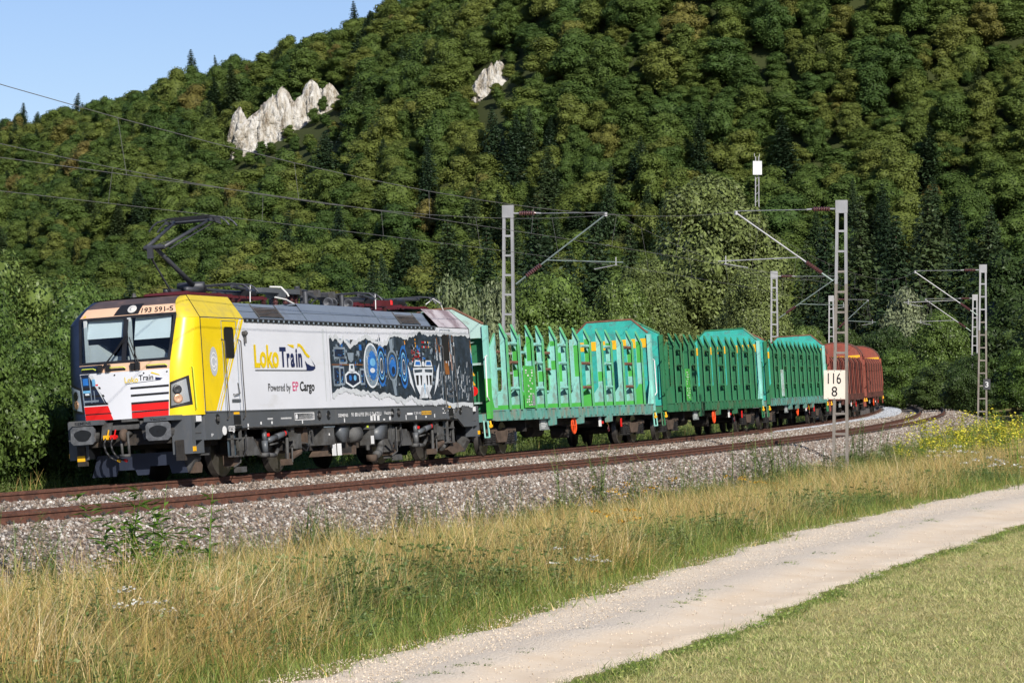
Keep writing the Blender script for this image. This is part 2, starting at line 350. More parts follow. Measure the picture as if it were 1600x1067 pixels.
# ---- gravel path and its weeds
def path_material():
    m = bpy.data.materials.new('path_gravel'); m.use_nodes = True; nt = m.node_tree; L = nt.links; b = nt.nodes['Principled BSDF']; b.inputs['Roughness'].default_value = .95; b.inputs['Specular IOR Level'].default_value = .15
    g = nd(nt, 'ShaderNodeNewGeometry'); P = g.outputs['Position']; uv = nd(nt, 'ShaderNodeAttribute', attribute_name='across')
    n1 = nd(nt, 'ShaderNodeTexNoise', Scale=1.1, Detail=8., Roughness=.65); n2 = nd(nt, 'ShaderNodeTexNoise', Scale=26., Detail=4., Roughness=.7); v = nd(nt, 'ShaderNodeTexVoronoi', Scale=42.)
    for n in (n1, n2, v): L.new(P, n.inputs['Vector'])
    r1 = ramp(nt, [(.3, (.66, .525, .375)), (.55, (.74, .61, .455)), (.75, (.79, .67, .52))]); L.new(n1.outputs[0], r1.inputs[0])
    grey = ramp(nt, [(.25, (.54, .455, .355)), (.5, (.71, .62, .505)), (.75, (.79, .71, .595))]); L.new(n2.outputs[0], grey.inputs[0])
    # loose stone lies along the far half and the crown, fine sand in the wheel tracks
    pr = ramp(nt, [(0, (1, 1, 1)), (.12, (.55,) * 3), (.3, (.7,) * 3), (.46, (.9,) * 3), (.54, (.8,) * 3), (.64, (.12,) * 3), (.88, (.1,) * 3), (1, (.6,) * 3)]); L.new(uv.outputs['Fac'], pr.inputs[0])
    ad = nd(nt, 'ShaderNodeMath', operation='MULTIPLY_ADD'); L.new(n1.outputs[0], ad.inputs[0]); ad.inputs[1].default_value = .9; ad.inputs[2].default_value = -.45
    a2 = nd(nt, 'ShaderNodeMath', operation='ADD', use_clamp=True); L.new(ad.outputs[0], a2.inputs[0]); L.new(pr.outputs[0], a2.inputs[1])
    mx = nd(nt, 'ShaderNodeMix', data_type='RGBA'); L.new(a2.outputs[0], mx.inputs[0]); L.new(r1.outputs[0], mx.inputs[6]); L.new(grey.outputs[0], mx.inputs[7]); L.new(mx.outputs[2], b.inputs[0])
    h = nd(nt, 'ShaderNodeMath', operation='MULTIPLY'); L.new(v.outputs['Distance'], h.inputs[0]); L.new(a2.outputs[0], h.inputs[1])
    bp = nd(nt, 'ShaderNodeBump', Strength=.55, Distance=.03, invert=True); L.new(h.outputs[0], bp.inputs['Height']); L.new(bp.outputs[0], b.inputs['Normal'])
    return m
def path():
    S = np.arange(-55, 200, .35); n = 15; V = []; A = []
    for s in S:
        u0 = np.interp(s, *PATH_UP) + .16 * math.sin(s * 1.9) * math.sin(s * .7 + 1) + .05 * math.sin(7.3 * s); u1 = np.interp(s, *PATH_LO) + .16 * math.sin(s * 1.3 + 2) * math.sin(s * .45) + .07 * math.sin(5.1 * s)
        for j in range(n):
            w = j / (n - 1); z = -.272 + .035 * math.exp(-((w - .5) / .12) ** 2) - .02 * (math.exp(-((w - .25) / .1) ** 2) + math.exp(-((w - .78) / .1) ** 2)) + (0 if 0 < j < n - 1 else -.05)
            p = on_arc(s, u0 * (1 - w) + u1 * w, 0); V.append((p[0], p[1], z)); A.append(w)
    m = len(S); i, j = np.meshgrid(np.arange(m - 1), np.arange(n - 1), indexing='ij'); a = (i * n + j).ravel()
    me = np_mesh('gravel_path', V, np.stack([a, a + 1, a + n + 1, a + n], 1), [path_material()], smooth=True)
    at = me.attributes.new('across', 'FLOAT', 'POINT'); at.data.foreach_set('value', np.array(A, np.float32))
    o = link('gravel_path', me); o['kind'] = 'structure'; o['label'] = 'pale gravel farm path running beside the railway'
path()
peb_m = bpy.data.materials.new('path_pebble'); peb_m.use_nodes = True; stone_material(peb_m, [(0, (.34, .27, .20)), (.3, (.56, .47, .37)), (1, (.68, .59, .475))])
def pebbles():
    P, s, t = arc_points(34000, -33, 40, lambda s: np.interp(s, *PATH_UP) - .1, lambda s: np.interp(s, *PATH_LO), lambda t, s: -.268 + 0 * t, 1.7)
    w = (t - np.interp(s, *PATH_UP)) / (np.interp(s, *PATH_LO) - np.interp(s, *PATH_UP)); k = rng.random(len(w)) < np.interp(w, [0, .1, .3, .5, .62, .75, .93, 1], [1, .6, .75, .8, .3, .1, .12, .5]); P = P[k]
    n = len(P); scatter('path_pebbles', P, rng.uniform(0, 6.28, (n, 3)), rng.uniform(.007, .022, n), rng.integers(0, 6, n), [stone_mesh(i + 20, peb_m) for i in range(6)], 'loose pale pebbles scattered over the gravel path')
pebbles()

# ================================================================ PLANTS
TAN = leafmat('dry_grass', [(0, (.42, .26, .085)), (.3, (.60, .42, .16)), (.55, (.52, .38, .13)), (.75, (.36, .34, .10)), (.9, (.70, .54, .27)), (1, (.80, .66, .40))], .25, .6, .25)
GRN = leafmat('green_grass', [(0, (.11, .18, .03)), (.5, (.18, .25, .05)), (1, (.28, .31, .08))], .3, .5, .3)
OLV = leafmat('herb_leaf', [(0, (.085, .135, .035)), (.5, (.125, .18, .05)), (1, (.20, .24, .09))], .3, .5, .35)
LAWN = leafmat('mown_grass', [(0, (.31, .36, .12)), (.35, (.53, .46, .21)), (.65, (.40, .43, .15)), (.85, (.68, .56, .31)), (1, (.26, .35, .10))], .25, .6, .3)
LIME = leafmat('goldenrod_leaf', [(0, (.13, .24, .03)), (1, (.20, .31, .045))], .35, .5, .25)
YEL = leafmat('goldenrod_bloom', [(0, (.50, .46, .03)), (1, (.62, .56, .06))], .2, .6, .3)
ORA = leafmat('tansy_bloom', [(0, (.42, .22, .02)), (1, (.55, .32, .03))], .1, .7, .3)
WHT = leafmat('umbel_bloom', [(0, (.50, .50, .44)), (1, (.66, .66, .60))], .2, .7, .2)
STM = pmat('dry_stem', (.13, .10, .045), .8)
def blade(r, base, ang, lean, h, w, n=3):
    """one bent tapering blade as strip of quads"""
    d = np.array([math.cos(ang), math.sin(ang), 0]); sd = np.array([-math.sin(ang + r.uniform(-1, 1)), math.cos(ang), 0]); V = []
    for i in range(n + 1):
        u = i / n; c = base + d * lean * h * u ** 2 + np.array([0, 0, h * (u - .18 * lean * u * u)]); ww = w * (1 - u * .85) * .5
        V += [c - sd * ww, c + sd * ww]
    return np.array(V), np.array([(2 * i, 2 * i + 1, 2 * i + 3, 2 * i + 2) for i in range(n)])
def clump(seed, n, h, spread, w, lean, mats, seedhead=0, leaf=0):
    r = np.random.default_rng(seed); parts = []
    for i in range(n):
        a = r.uniform(0, 6.28); b = np.array([r.normal(0, spread), r.normal(0, spread), -.03]); hh = h * r.uniform(.55, 1.15)
        v, q = blade(r, b, a, lean * r.uniform(.2, 1.5), hh, w * r.uniform(.6, 1.3)); parts.append((v, q, r.integers(0, len(mats)) if len(mats) > 1 and r.random() < .4 else 0))
        if r.random() < seedhead:
            c = v[-1]
            for k in range(4):
                p = c + np.array([r.normal(0, .014), r.normal(0, .014), -.025 * k + r.uniform(-.01, .02)]); e = r.normal(0, 1, 3); e /= np.linalg.norm(e); f = np.cross(e, (0, 0, 1)); parts.append((np.array([p - e * .009, p + f * .012, p + e * .009 + (0, 0, .04), p - f * .012]), np.array([[0, 1, 2, 3]]), 0))
        for k in range(r.poisson(leaf)):
            u = r.uniform(.2, 1); c = v[2 * int(u * 3)]; e = r.normal(0, 1, 3); e[2] = abs(e[2]) * .4; e /= np.linalg.norm(e); f = np.cross(e, r.normal(0, 1, 3)); f /= np.linalg.norm(f); L = r.uniform(.02, .045)
            parts.append((np.array([c, c + e * L * .5 + f * L * .28, c + e * L, c + e * L * .5 - f * L * .28]), np.array([[0, 1, 2, 3]]), 0))
    V, Q, M = join_np(parts); return np_mesh('clump', V, Q, mats, M)
def patch(X, Y, k, ph): return .5 + .25 * (np.sin(X * k + Y * k * .63 + ph) + np.sin(-X * k * .7 + Y * k * 1.21 + 2.1 * ph)) 
def verge():
    P, s, t = arc_points(48000, -38, 118, lambda s: 8.0 - .9 * smooth(0, 60, s), lambda s: np.interp(s, *PATH_UP) + .05, lambda t, s: 0 * t, 1.5)
    tu = np.interp(s, *PATH_UP); P[:, 2] = np.where(t < 9.2, bed_z(t) - .02, ground_z(P[:, 0], P[:, 1])); n = len(P)
    dpath = tu - t; dbal = t - (8.5 - .7 * smooth(0, 60, s)) + .7 * np.sin(P[:, 1] * .9) * np.sin(P[:, 1] * .37 + 1)
    u = rng.random(n); pa = patch(P[:, 0], P[:, 1], .55, 1.) + rng.normal(0, .13, n); pb = patch(P[:, 0], P[:, 1], .9, 4.) + rng.normal(0, .12, n)
    pa += .09 - .12 * smooth(0, 60, s)
    idx = np.where(pa > .56, rng.integers(0, 3, n), np.where(pb > .55, rng.integers(5, 8, n), rng.integers(3, 5, n)))
    idx = np.where((u < .26), rng.integers(0, 3, n), np.where(u > .8, rng.integers(5, 8, n), idx))
    gr = (dbal < .6 + 1.8 * rng.random(n)) & (rng.random(n) < .25 + .55 * smooth(-5, 30, s)); idx = np.where(gr, rng.integers(3, 8, n), idx)
    idx = np.where(dpath < .2 + .5 * rng.random(n), 8, idx); idx = np.where((dpath < 1.1) & (u < .4), 3, idx)
    scl = rng.uniform(.65, 1.25, n) * (.75 + .5 * patch(P[:, 0], P[:, 1], 1.7, 3.)); scl *= np.where(idx == 8, 1., np.interp(dpath, [0, .6, 2.], [.4, .75, 1.])) * np.interp(dbal, [-2, 0, 1.2, 2.6], [.5, .85, 1.15, 1.4])
    keep = (rng.random(n) < np.interp(dbal, [-1.5, -.3, .5], [.03, .3, 1.]))
    rot = np.stack([rng.normal(0, .09, n), rng.normal(0, .09, n), rng.uniform(0, 6.28, n)], 1)
    protos = [clump(1, 34, .56, .15, .0065, .8, [TAN, GRN], 0), clump(2, 38, .48, .17, .006, 1.2, [TAN, OLV], 0), clump(3, 30, .66, .14, .006, .6, [TAN, GRN], 0),
              clump(4, 34, .34, .16, .009, .8, [GRN, TAN], 0), clump(5, 34, .44, .16, .006, .8, [GRN, TAN], 0),
              clump(6, 16, .42, .14, .007, .5, [OLV, GRN], 0, 12), clump(7, 12, .55, .12, .007, .35, [OLV], 0, 18), clump(8, 18, .38, .15, .007, .7, [OLV, TAN], 0, 4), clump(9, 32, .13, .13, .006, 1.1, [GRN, TAN], 0, 0)]
    k = keep; scatter('tall_grass', P[k], rot[k], scl[k], idx[k], protos, 'tall dry and green grass on the verge between ballast and path', 'grass')
    # mown meadow beyond the path
    P, s, t = arc_points(120000, -36, 40, lambda s: np.interp(s, *PATH_LO) - .03, lambda s: np.interp(s, *PATH_LO) + 5. + .1 * (s + 36), lambda t, s: -.31 + 0 * t, 1.5)
    n = len(P); e = t - np.interp(s, *PATH_LO); u = rng.random(n); P[:, 2] = ground_z(P[:, 0], P[:, 1]) - .005
    pa = patch(P[:, 0], P[:, 1], .8, 2.) + rng.normal(0, .2, n)
    idx = np.where(pa > .5, rng.integers(0, 2, n), 2); idx = np.where((e < .06 + .24 * patch(s * 2, s, .8, 1.)) & (u < .5), 3, idx); idx = np.where(u > .993, 3, idx)
    scl = rng.uniform(.7, 1.25, n); rot = np.stack([rng.normal(0, .15, n), rng.normal(0, .15, n), rng.uniform(0, 6.28, n)], 1)
    protos = [clump(21, 22, .06, .06, .007, 1.2, [LAWN]), clump(22, 20, .075, .065, .007, 1., [LAWN, TAN]), clump(23, 22, .065, .06, .008, 1., [LAWN, GRN]), clump(24, 26, .10, .07, .007, 1.1, [GRN, OLV], 0, .1)]
    scatter('mown_meadow', P, rot, scl, idx, protos, 'short sunburnt mown meadow grass in the corner beyond the path', 'grass')
    # tufts on the crown of the path and at its rim
    P, s, t = arc_points(260, -32, 60, lambda s: np.interp(s, *PATH_UP) * .5 + np.interp(s, *PATH_LO) * .5 - .12, lambda s: np.interp(s, *PATH_UP) * .48 + np.interp(s, *PATH_LO) * .52 + .1, lambda t, s: -.245 + 0 * t, 1.2)
    k = patch(s * 1.3, s * 0, .9, 1.) + rng.normal(0, .15, len(s)) > .52; n = int(k.sum())
    scatter('path_tufts', P[k], np.stack([np.zeros(n), np.zeros(n), rng.uniform(0, 6.28, n)], 1), rng.uniform(.35, .9, n), rng.integers(0, 2, n), [clump(31, 18, .09, .06, .008, 1.1, [GRN, OLV], 0, 1), clump(32, 14, .07, .08, .008, 1.2, [OLV, TAN], 0, 1)], 'low green weeds along the crown of the path', 'weeds')
    # ground cover on the far side of the train
    P, s, t = arc_points(9000, -30, 120, -8., -2.9, lambda t, s: 0 * t, 1.2); P[:, 2] = np.maximum(ground_z(P[:, 0], P[:, 1]), bed_z(t)); n = len(P)
    scatter('undergrowth', P, np.stack([rng.normal(0, .1, n), rng.normal(0, .1, n), rng.uniform(0, 6.28, n)], 1), rng.uniform(.7, 1.5, n), rng.integers(0, 4, n), [clump(41, 12, .5, .14, .012, .5, [OLV, GRN], 0, 10), clump(42, 20, .55, .14, .012, .6, [GRN]), clump(43, 10, .6, .12, .01, .4, [OLV], 0, 14), clump(44, 22, .5, .14, .011, .6, [GRN, TAN])], 'green undergrowth on the far side of the train', 'weeds')
verge()

# ================================================================ TREES AND SHRUBS
BARK = pmat('bark', (.10, .075, .055), .9, 0, .35, 4, .5, 20)
GREYBARK = pmat('grey_bark', (.24, .215, .19), .9, 0, .3, 5, .4, 20)
LEAF_HILL = leafmat('hill_leaf', [(0, (.055, .098, .024)), (.25, (.072, .116, .026)), (.5, (.090, .132, .029)), (.75, (.112, .148, .032)), (.93, (.136, .160, .036)), (.985, (.155, .150, .038)), (1, (.145, .105, .038))], .32, .6, .32, .6, .2)
LEAF_CONIF = leafmat('spruce_needles', [(0, (.018, .038, .015)), (.6, (.028, .052, .018)), (1, (.048, .072, .024))], .1, .6, .4, .5)
LEAF_SHRUB = leafmat('shrub_leaf', [(0, (.060, .105, .022)), (.5, (.085, .138, .030)), (1, (.118, .165, .040))], .3, .45, .6, 1.2, .3)
LEAF_SYC = leafmat('sycamore_leaf', [(0, (.090, .118, .034)), (1, (.110, .138, .042))], .15, .5, .65, .45, .25)
LEAF_WIL = leafmat('willow_leaf', [(0, (.13, .165, .075)), (1, (.19, .22, .12))], .25, .5, .4, 1.5, .25)
def sphere_dirs(r, n):
    d = r.normal(0, 1, (n, 3)); return d / np.linalg.norm(d, axis=1)[:, None]
def leaf_quads(r, P, N, size, asp=.55):
    n = len(P); N = N / np.linalg.norm(N, axis=1)[:, None]; a = np.cross(N, sphere_dirs(r, n)); a /= np.linalg.norm(a, axis=1)[:, None] + 1e-9; b = np.cross(N, a)
    s = (size * r.uniform(.55, 1.45, n))[:, None]
    V = np.stack([P - a * s, P + b * s * asp, P + a * s, P - b * s * asp], 1).reshape(-1, 3); return V, np.arange(4 * n).reshape(-1, 4)
def lobes_for(r, h0, h1, rad_, n, top=.65, lob=(.2, .5)):
    """uneven crown: a few big limbs' worth of leaf masses around an egg-shaped envelope"""
    L = []; hc = (h0 + h1) / 2; hh = (h1 - h0) / 2
    L.append((0, 0, hc, rad_ * .72, rad_ * .72, hh * .78))
    for i in range(n):
        u = r.uniform(-.75, .92); a = r.uniform(0, 6.28) ; k = math.sqrt(1 - u * u) * (1 if u < 0 else top + (1 - top) * (1 - u)); q = rad_ * k * r.uniform(.55, .85)
        s = rad_ * r.uniform(*lob); L.append((q * math.cos(a), q * math.sin(a), hc + u * hh * .85, s, s, s * r.uniform(.65, .95)))
    return np.array(L)
def leaf_cloud(r, L, n, size, up=.35, rnd=.75, shell=.5):
    w = L[:, 3] * L[:, 5]; k = r.choice(len(L), n, p=w / w.sum()); d = sphere_dirs(r, n); rr = shell + (1 - shell) * r.random(n) ** .5; rr += r.normal(0, .06, n)
    P = L[k, :3] + d * L[k, 3:] * rr[:, None]
    ins = np.zeros(n, bool)
    for i in range(len(L)):
        q = (P - L[i, :3]) / L[i, 3:]; ins |= (np.einsum('ij,ij->i', q, q) < .42) & (k != i)
    P = P[~ins]; d = d[~ins]; N = d + rnd * sphere_dirs(r, len(P)) + np.array([0, 0, up]); return leaf_quads(r, P, N, size)
def blobs(L, k, nu=8, nv=5):
    V = []; Q = []; o = 0
    for c in L:
        for j in range(nv + 1):
            v = math.pi * j / nv
            for i in range(nu):
                a = 2 * math.pi * i / nu; w = k * (1 + .12 * math.sin(3 * a + 5 * v + c[0] * 3)); V.append((c[0] + c[3] * w * math.sin(v) * math.cos(a), c[1] + c[4] * w * math.sin(v) * math.sin(a), c[2] + c[5] * w * math.cos(v)))
        for j in range(nv):
            for i in range(nu): Q.append((o + j * nu + i, o + j * nu + (i + 1) % nu, o + (j + 1) * nu + (i + 1) % nu, o + (j + 1) * nu + i))
        o += (nv + 1) * nu
    return np.array(V), np.array(Q)
def trunk_mesh(r, h, r0, L, mat, limbs=6, lean=.06):
    mb = MB(); pts = [np.array([0, 0, -.4])]
    for i in range(1, 6): pts.append(np.array([r.normal(0, lean) * i * h * .05, r.normal(0, lean) * i * h * .05, h * i / 5]))
    for i in range(5): mb.tube(pts[i], pts[i + 1], r0 * (1 - .17 * i), mat, 8, r0 * (1 - .17 * (i + 1)))
    for i in range(min(limbs, len(L))):
        c = L[-1 - i, :3]; b = pts[2 + i % 3]; m = (b + c) / 2 + np.array([0, 0, -.06 * h]); mb.tube(b, m, r0 * .42, mat, 6, r0 * .3); mb.tube(m, c, r0 * .3, mat, 6, r0 * .1)
    return mb
def mesh_of(mb, name, smooth_=True):
    o = mb.build(name, smooth=smooth_); me = o.data; bpy.data.objects.remove(o); return me
def broadleaf(seed, h, rad_, n, size, leaf, nl=13, h0=.28, core=.62, bark=BARK, up=.35, shell=.5, lob=(.22, .48)):
    r = np.random.default_rng(seed); L = lobes_for(r, h * h0, h, rad_, nl, .65, lob)
    V, Q = leaf_cloud(r, L, n, size, up, shell=shell); parts = [(V, Q, 0)]
    if core: v, q = blobs(L, core); parts.append((v, q, 0))
    V, Q, M = join_np(parts); me = np_mesh('crown', V, Q, [leaf], M)
    return me, mesh_of(trunk_mesh(r, h * .62, h * .02, L, bark), 'trunk')
def conifer(seed, h, rad_, leaf, n_wh=32, per=14, seg=11):
    r = np.random.default_rng(seed); Pp = []; Nn = []; Sz = []
    for i in range(n_wh):
        u = i / n_wh; z = h * (.1 + .9 * u); R_ = rad_ * (1 - u) ** .85 + .12; a0 = r.uniform(0, 6.28)
        for k in range(per):
            a = a0 + 6.28 * k / per + r.normal(0, .2); d = np.array([math.cos(a), math.sin(a), 0]); L_ = R_ * r.uniform(.75, 1.15)
            for j in range(seg):
                w = (j + .6) / seg; p = d * L_ * w + np.array([0, 0, z - .34 * L_ * w + .12 * L_ * w * w]) + r.normal(0, .07 * R_ + .05, 3); Pp.append(p); Nn.append(np.array([d[0] * .35, d[1] * .35, 1]) + r.normal(0, .45, 3)); Sz.append(.17 * R_ ** .5)
    P = np.array(Pp); N = np.array(Nn); S = np.array(Sz); V, Q = leaf_quads(r, P, N, 1.); S4 = np.repeat(S, 4)[:, None]; C = np.repeat(P, 4, 0); V = C + (V - C) * S4
    me = np_mesh('crown', V, Q, [leaf]); tb = MB().tube((0, 0, -.4), (0, 0, h * .97), h * .013, BARK, 8, .02); return me, mesh_of(tb, 'trunk')
def dead_tree(seed, h):
    r = np.random.default_rng(seed); mb = MB().tube((0, 0, -.3), (r.normal(0, .2), 0, h), h * .014, GREYBARK, 7, .02)
    for i in range(26):
        z = h * r.uniform(.45, .97); a = r.uniform(0, 6.28); L_ = (h - z) * .4 + .5; p = np.array([math.cos(a) * L_, math.sin(a) * L_, z + r.uniform(-.1, .5) * L_]); mb.tube((0, 0, z), p, .035, GREYBARK, 5, .01); mb.tube(p * .6 + np.array([0, 0, z * .4]), p + r.normal(0, .35, 3), .02, GREYBARK, 4, .006)
    return mesh_of(mb, 'trunk')
def plant_tree(name, label, cat, p, kind, sc=(1, 1, 1), rot=0., group=None, tilt=0.):
    t = thing(name, label, cat, Matrix.Translation(Vector(p)) @ Matrix.Rotation(rot, 4, 'Z') @ Matrix.Rotation(tilt, 4, 'X') @ Matrix.Diagonal((*sc, 1)), group)
    if kind[0]: link('crown', kind[0], t)
    if kind[1]: link('trunk', kind[1], t)
    return t
def px(x, d): return (x - 800) / 4539.4 * d
def place(name, label, cat, x, d, top, width, kind, h, w, group=None, rot=None):
    """stand a tree at distance d below photo column x so that it reaches its height there"""
    X = px(x, d); z = float(ground_z(X, d)); H_ = EYE + (583.04 - top) / 4539.4 * d - z; W_ = width / 4539.4 * d
    return plant_tree(name, label, cat, (X, d, z), kind, (W_ / (2 * w), W_ / (2 * w), H_ / h), random.uniform(0, 6.28) if rot is None else rot, group)

# ---- the wooded hillside
KB = [broadleaf(200 + i, 11.5, 3.3 + .35 * (i % 3), 6500, .19, LEAF_HILL, 17 + i % 5, .04, .74, up=.6, shell=.72) for i in range(9)]
KC = [conifer(300 + i, 17, 2.7 + .3 * i, LEAF_CONIF) for i in range(4)]
ROCKS = []
for _x, _y, _w in ((450, 207, 176), (767, 143, 60)):
    for _d in np.arange(200, 700, .5):
        if EYE - (_y - 583.04) / 4539.4 * _d <= ground_z(px(_x, _d), _d): break
    ROCKS.append((_x, _y, float(_d), _w))
print('rocks', ROCKS)
def hillside():
    r = np.random.default_rng(5); pts = []; cell = {}; mind = 3.15
    cand = []
    for _ in range(180000):
        d = r.uniform(190, 760); x = r.uniform(-70, 1670); X = px(x, d)
        cand.append((X, d))
    for X, Y in cand:
        q = .514 * Y + .857 * X - 140.; s, t = st_of(X, Y)
        if q < -16 or (s < 240 and abs(t) < 13 + 5 * (t > 0)) or q > 150: continue
        c = (int(X // mind), int(Y // mind)); ok = True
        for i in (-1, 0, 1):
            for j in (-1, 0, 1):
                for a in cell.get((c[0] + i, c[1] + j), ()):
                    if (a[0] - X) ** 2 + (a[1] - Y) ** 2 < mind ** 2: ok = False
        if not ok: continue
        cell.setdefault(c, []).append((X, Y)); pts.append((X, Y))
    P = np.array(pts); Z = ground_z(P[:, 0], P[:, 1]); P = np.column_stack([P, Z])
    # drop what the hill itself hides: march the sight lines
    vis = np.zeros(len(P), bool); order = np.argsort(P[:, 1]); prof = np.full(180, -9.)
    for i in order:
        X, Y, z = P[i]; b = int((X / Y * 4539.4 + 900) / 10); e = (z + 9 - EYE) / Y
        if 0 <= b < 180:
            if e > prof[b] - .004: vis[i] = True
            prof[b] = max(prof[b], (z + 3.5 - EYE) / Y - .004)
    P = P[vis]
    pxs = P[:, 0] / P[:, 1] * 4539.4 + 800; pys = 583 - (P[:, 2] + 6 - EYE) / P[:, 1] * 4539.4
    keep = np.ones(len(P), bool)
    ptop = 583 - (P[:, 2] + 8 - EYE) / P[:, 1] * 4539.4
    for (cx, cy, d, w) in ROCKS: keep &= ~((np.abs(pxs - cx) < w * .5 + 16) & (P[:, 1] < d + 7) & (P[:, 1] > d - 100) & (ptop < cy + 14 - .14 * (pxs - cx)))
    n = len(P); low = ~keep
    fir = np.exp(-((pxs - 790) / 190) ** 2 - ((pys - 360) / 110) ** 2) + .9 * np.exp(-((pxs - 1420) / 150) ** 2 - ((pys - 380) / 120) ** 2) + .5 * np.exp(-((pxs - 1010) / 60) ** 2 - ((pys - 330) / 90) ** 2) + .35 * np.exp(-((pxs - 545) / 45) ** 2 - ((pys - 20) / 30) ** 2) + .5 * np.exp(-((pxs - 60) / 60) ** 2 - ((pys - 165) / 40) ** 2)
    con = r.random(n) < .03 + .5 * fir
    sc = .65 * r.uniform(.72, 1.25, n) * np.where(con, .95, 1.); con &= ~low; sc = np.where(low, .25, sc); kb = r.integers(0, 9, n); kc = r.integers(0, 4, n)
    order = np.argsort(P[:, 1]); near = order[:300]; far = order[300:]
    print('forest', n)
    def where(x, y, d):
        if x < 330: a = 'on the left shoulder of the hill'
        elif x < 620: a = 'below the large white crag' if y > 200 else 'above the large white crag'
        elif x < 900: a = 'under the small white crag' if y > 140 else 'beside the small white crag'
        elif x < 1260: a = 'behind the antenna mast'
        else: a = 'on the shaded right end of the hill'
        return a
    for i in near:
        w = where(pxs[i], pys[i], P[i, 1])
        if con[i]: plant_tree('spruce_tree', 'dark spruce ' + w, 'tree', P[i], KC[kc[i]], (sc[i] * .95, sc[i] * .95, sc[i] * r.uniform(.85, 1.1)), r.uniform(0, 6.28), 'spruces ' + w)
        else: plant_tree('broadleaf_tree', 'leafy green broadleaf tree ' + w, 'tree', P[i], KB[kb[i]], (sc[i] * r.uniform(.85, 1.35), sc[i] * r.uniform(.85, 1.35), sc[i] * r.uniform(.65, 1.05)), r.uniform(0, 6.28), 'broadleaf trees ' + w)
    protos = []
    for cr, tk in KB + KC:
        protos.append(cr)
    idx = np.where(con, 9 + kc, kb)[far]; rot = np.zeros((len(far), 3)); rot[:, 2] = r.uniform(0, 6.28, len(far))
    rot[:, :2] = r.normal(0, .07, (len(far), 2)); s3 = np.stack([sc * r.uniform(.85, 1.35, n), sc * r.uniform(.85, 1.35, n), sc * r.uniform(.62, 1.0, n)], 1)[far]
    # young growth between the crowns closes the canopy
    m = 5200; dd = 250 + 420 * r.random(m) ** .8; Xu = px(r.uniform(-60, 1660, m), dd); su, tu = st_of(Xu, dd); qu = .514 * dd + .857 * Xu - 140
    k = (qu > -5) & (qu < 140) & ~((su < 240) & (np.abs(tu) < 16))
    for (cx, cy, d, w) in ROCKS: k &= ~((np.abs(Xu / dd * 4539.4 + 800 - cx) < w * .5 + 4) & (dd < d + 4) & (dd > d - 32))
    Xu, dd = Xu[k], dd[k]; m = len(dd); Pu = np.column_stack([Xu, dd, ground_z(Xu, dd)])
    su = r.uniform(.2, .36, m); P2 = np.concatenate([P[far], Pu]); ru = np.zeros((m, 3)); ru[:, 2] = r.uniform(0, 6.28, m); rot = np.concatenate([rot, ru]); s3 = np.concatenate([s3, np.stack([su * 1.5, su * 1.5, su], 1)]); idx = np.concatenate([idx, r.integers(0, 9, m)])
    scatter('distant_wood', P2, rot, s3, idx, protos, 'unbroken canopy of the distant wood up to the skyline', 'wood')
    for x, y, d in ((265, 190, 560), (1000, 75, 480)):
        X = px(x, d); plant_tree('dead_tree', {265: 'bare grey dead tree on the left shoulder of the hill', 1000: 'bare grey dead tree high above the huge tree', 1365: 'bare grey dead tree above the nearest mast', 1585: 'bare grey dead tree near the upper right corner'}[x], 'tree', (X, d, float(ground_z(X, d))), (None, dead_tree(int(x), 12)))
hillside()

# ---- single trees and shrubs of the valley floor
BIG = broadleaf(501, 14, 5., 60000, .125, LEAF_SYC, 60, .06, .7, up=.3, shell=.82, lob=(.15, .30))
LEAF_SHADE = leafmat('shade_toned_leaf', [(0, (.026, .048, .014)), (.5, (.040, .068, .018)), (1, (.060, .092, .024))], .2, .5, .5, 1.2, .25)  # darker copy of the shrub leaf: shade at the bend put into its colour
DRK = [broadleaf(560 + i, 10, 4., 26000, .11, LEAF_SHADE, 40, .04, .65, shell=.78, lob=(.16, .36)) for i in range(3)]
MID = [broadleaf(510 + i, 10, 4., 30000, .10, LEAF_SHRUB, 40, .04, .65, shell=.78, lob=(.16, .36)) for i in range(3)]
WIL = [broadleaf(520 + i, 5, 2.4, 9000, .10, LEAF_WIL, 18, .02, .5, up=.5, shell=.6) for i in range(2)]
SHR = [broadleaf(530 + i, 4, 2.2, 30000, .042, LEAF_SHRUB, 46, .0, .6, shell=.78, lob=(.14, .34)) for i in range(3)]
place('sycamore_tree', 'huge pale-leaved tree rising behind the second green wagon', 'tree', 1112, 188, 266, 262, BIG, 14, 5.)
place('sycamore_tree', 'lower bushy tree against the left flank of the huge pale tree', 'tree', 1010, 182, 400, 150, BIG, 14, 5., rot=2.)
place('sycamore_tree', 'rounded paler tree in front of the right flank of the huge pale tree', 'tree', 1180, 172, 415, 150, BIG, 14, 5., rot=4.)
place('willow_shrub', 'silvery willow bush above the rear end of the locomotive', 'shrub', 708, 104, 428, 105, WIL[0], 5, 2.4)
place('willow_shrub', 'pale bush just left of the lattice mast behind the first wagon', 'shrub', 778, 118, 440, 90, WIL[1], 5, 2.4)
place('broadleaf_tree', 'dark green bush right of the lattice mast behind the first wagon', 'tree', 862, 120, 418, 180, MID[0], 10, 4.)
place('broadleaf_tree', 'dark bushy tree behind the rear end wall of the first wagon', 'tree', 965, 128, 428, 150, MID[1], 10, 4.)
place('broadleaf_tree', 'low bright bush over the loco roof by the folded pantographs', 'tree', 600, 150, 452, 110, MID[2], 10, 4.)
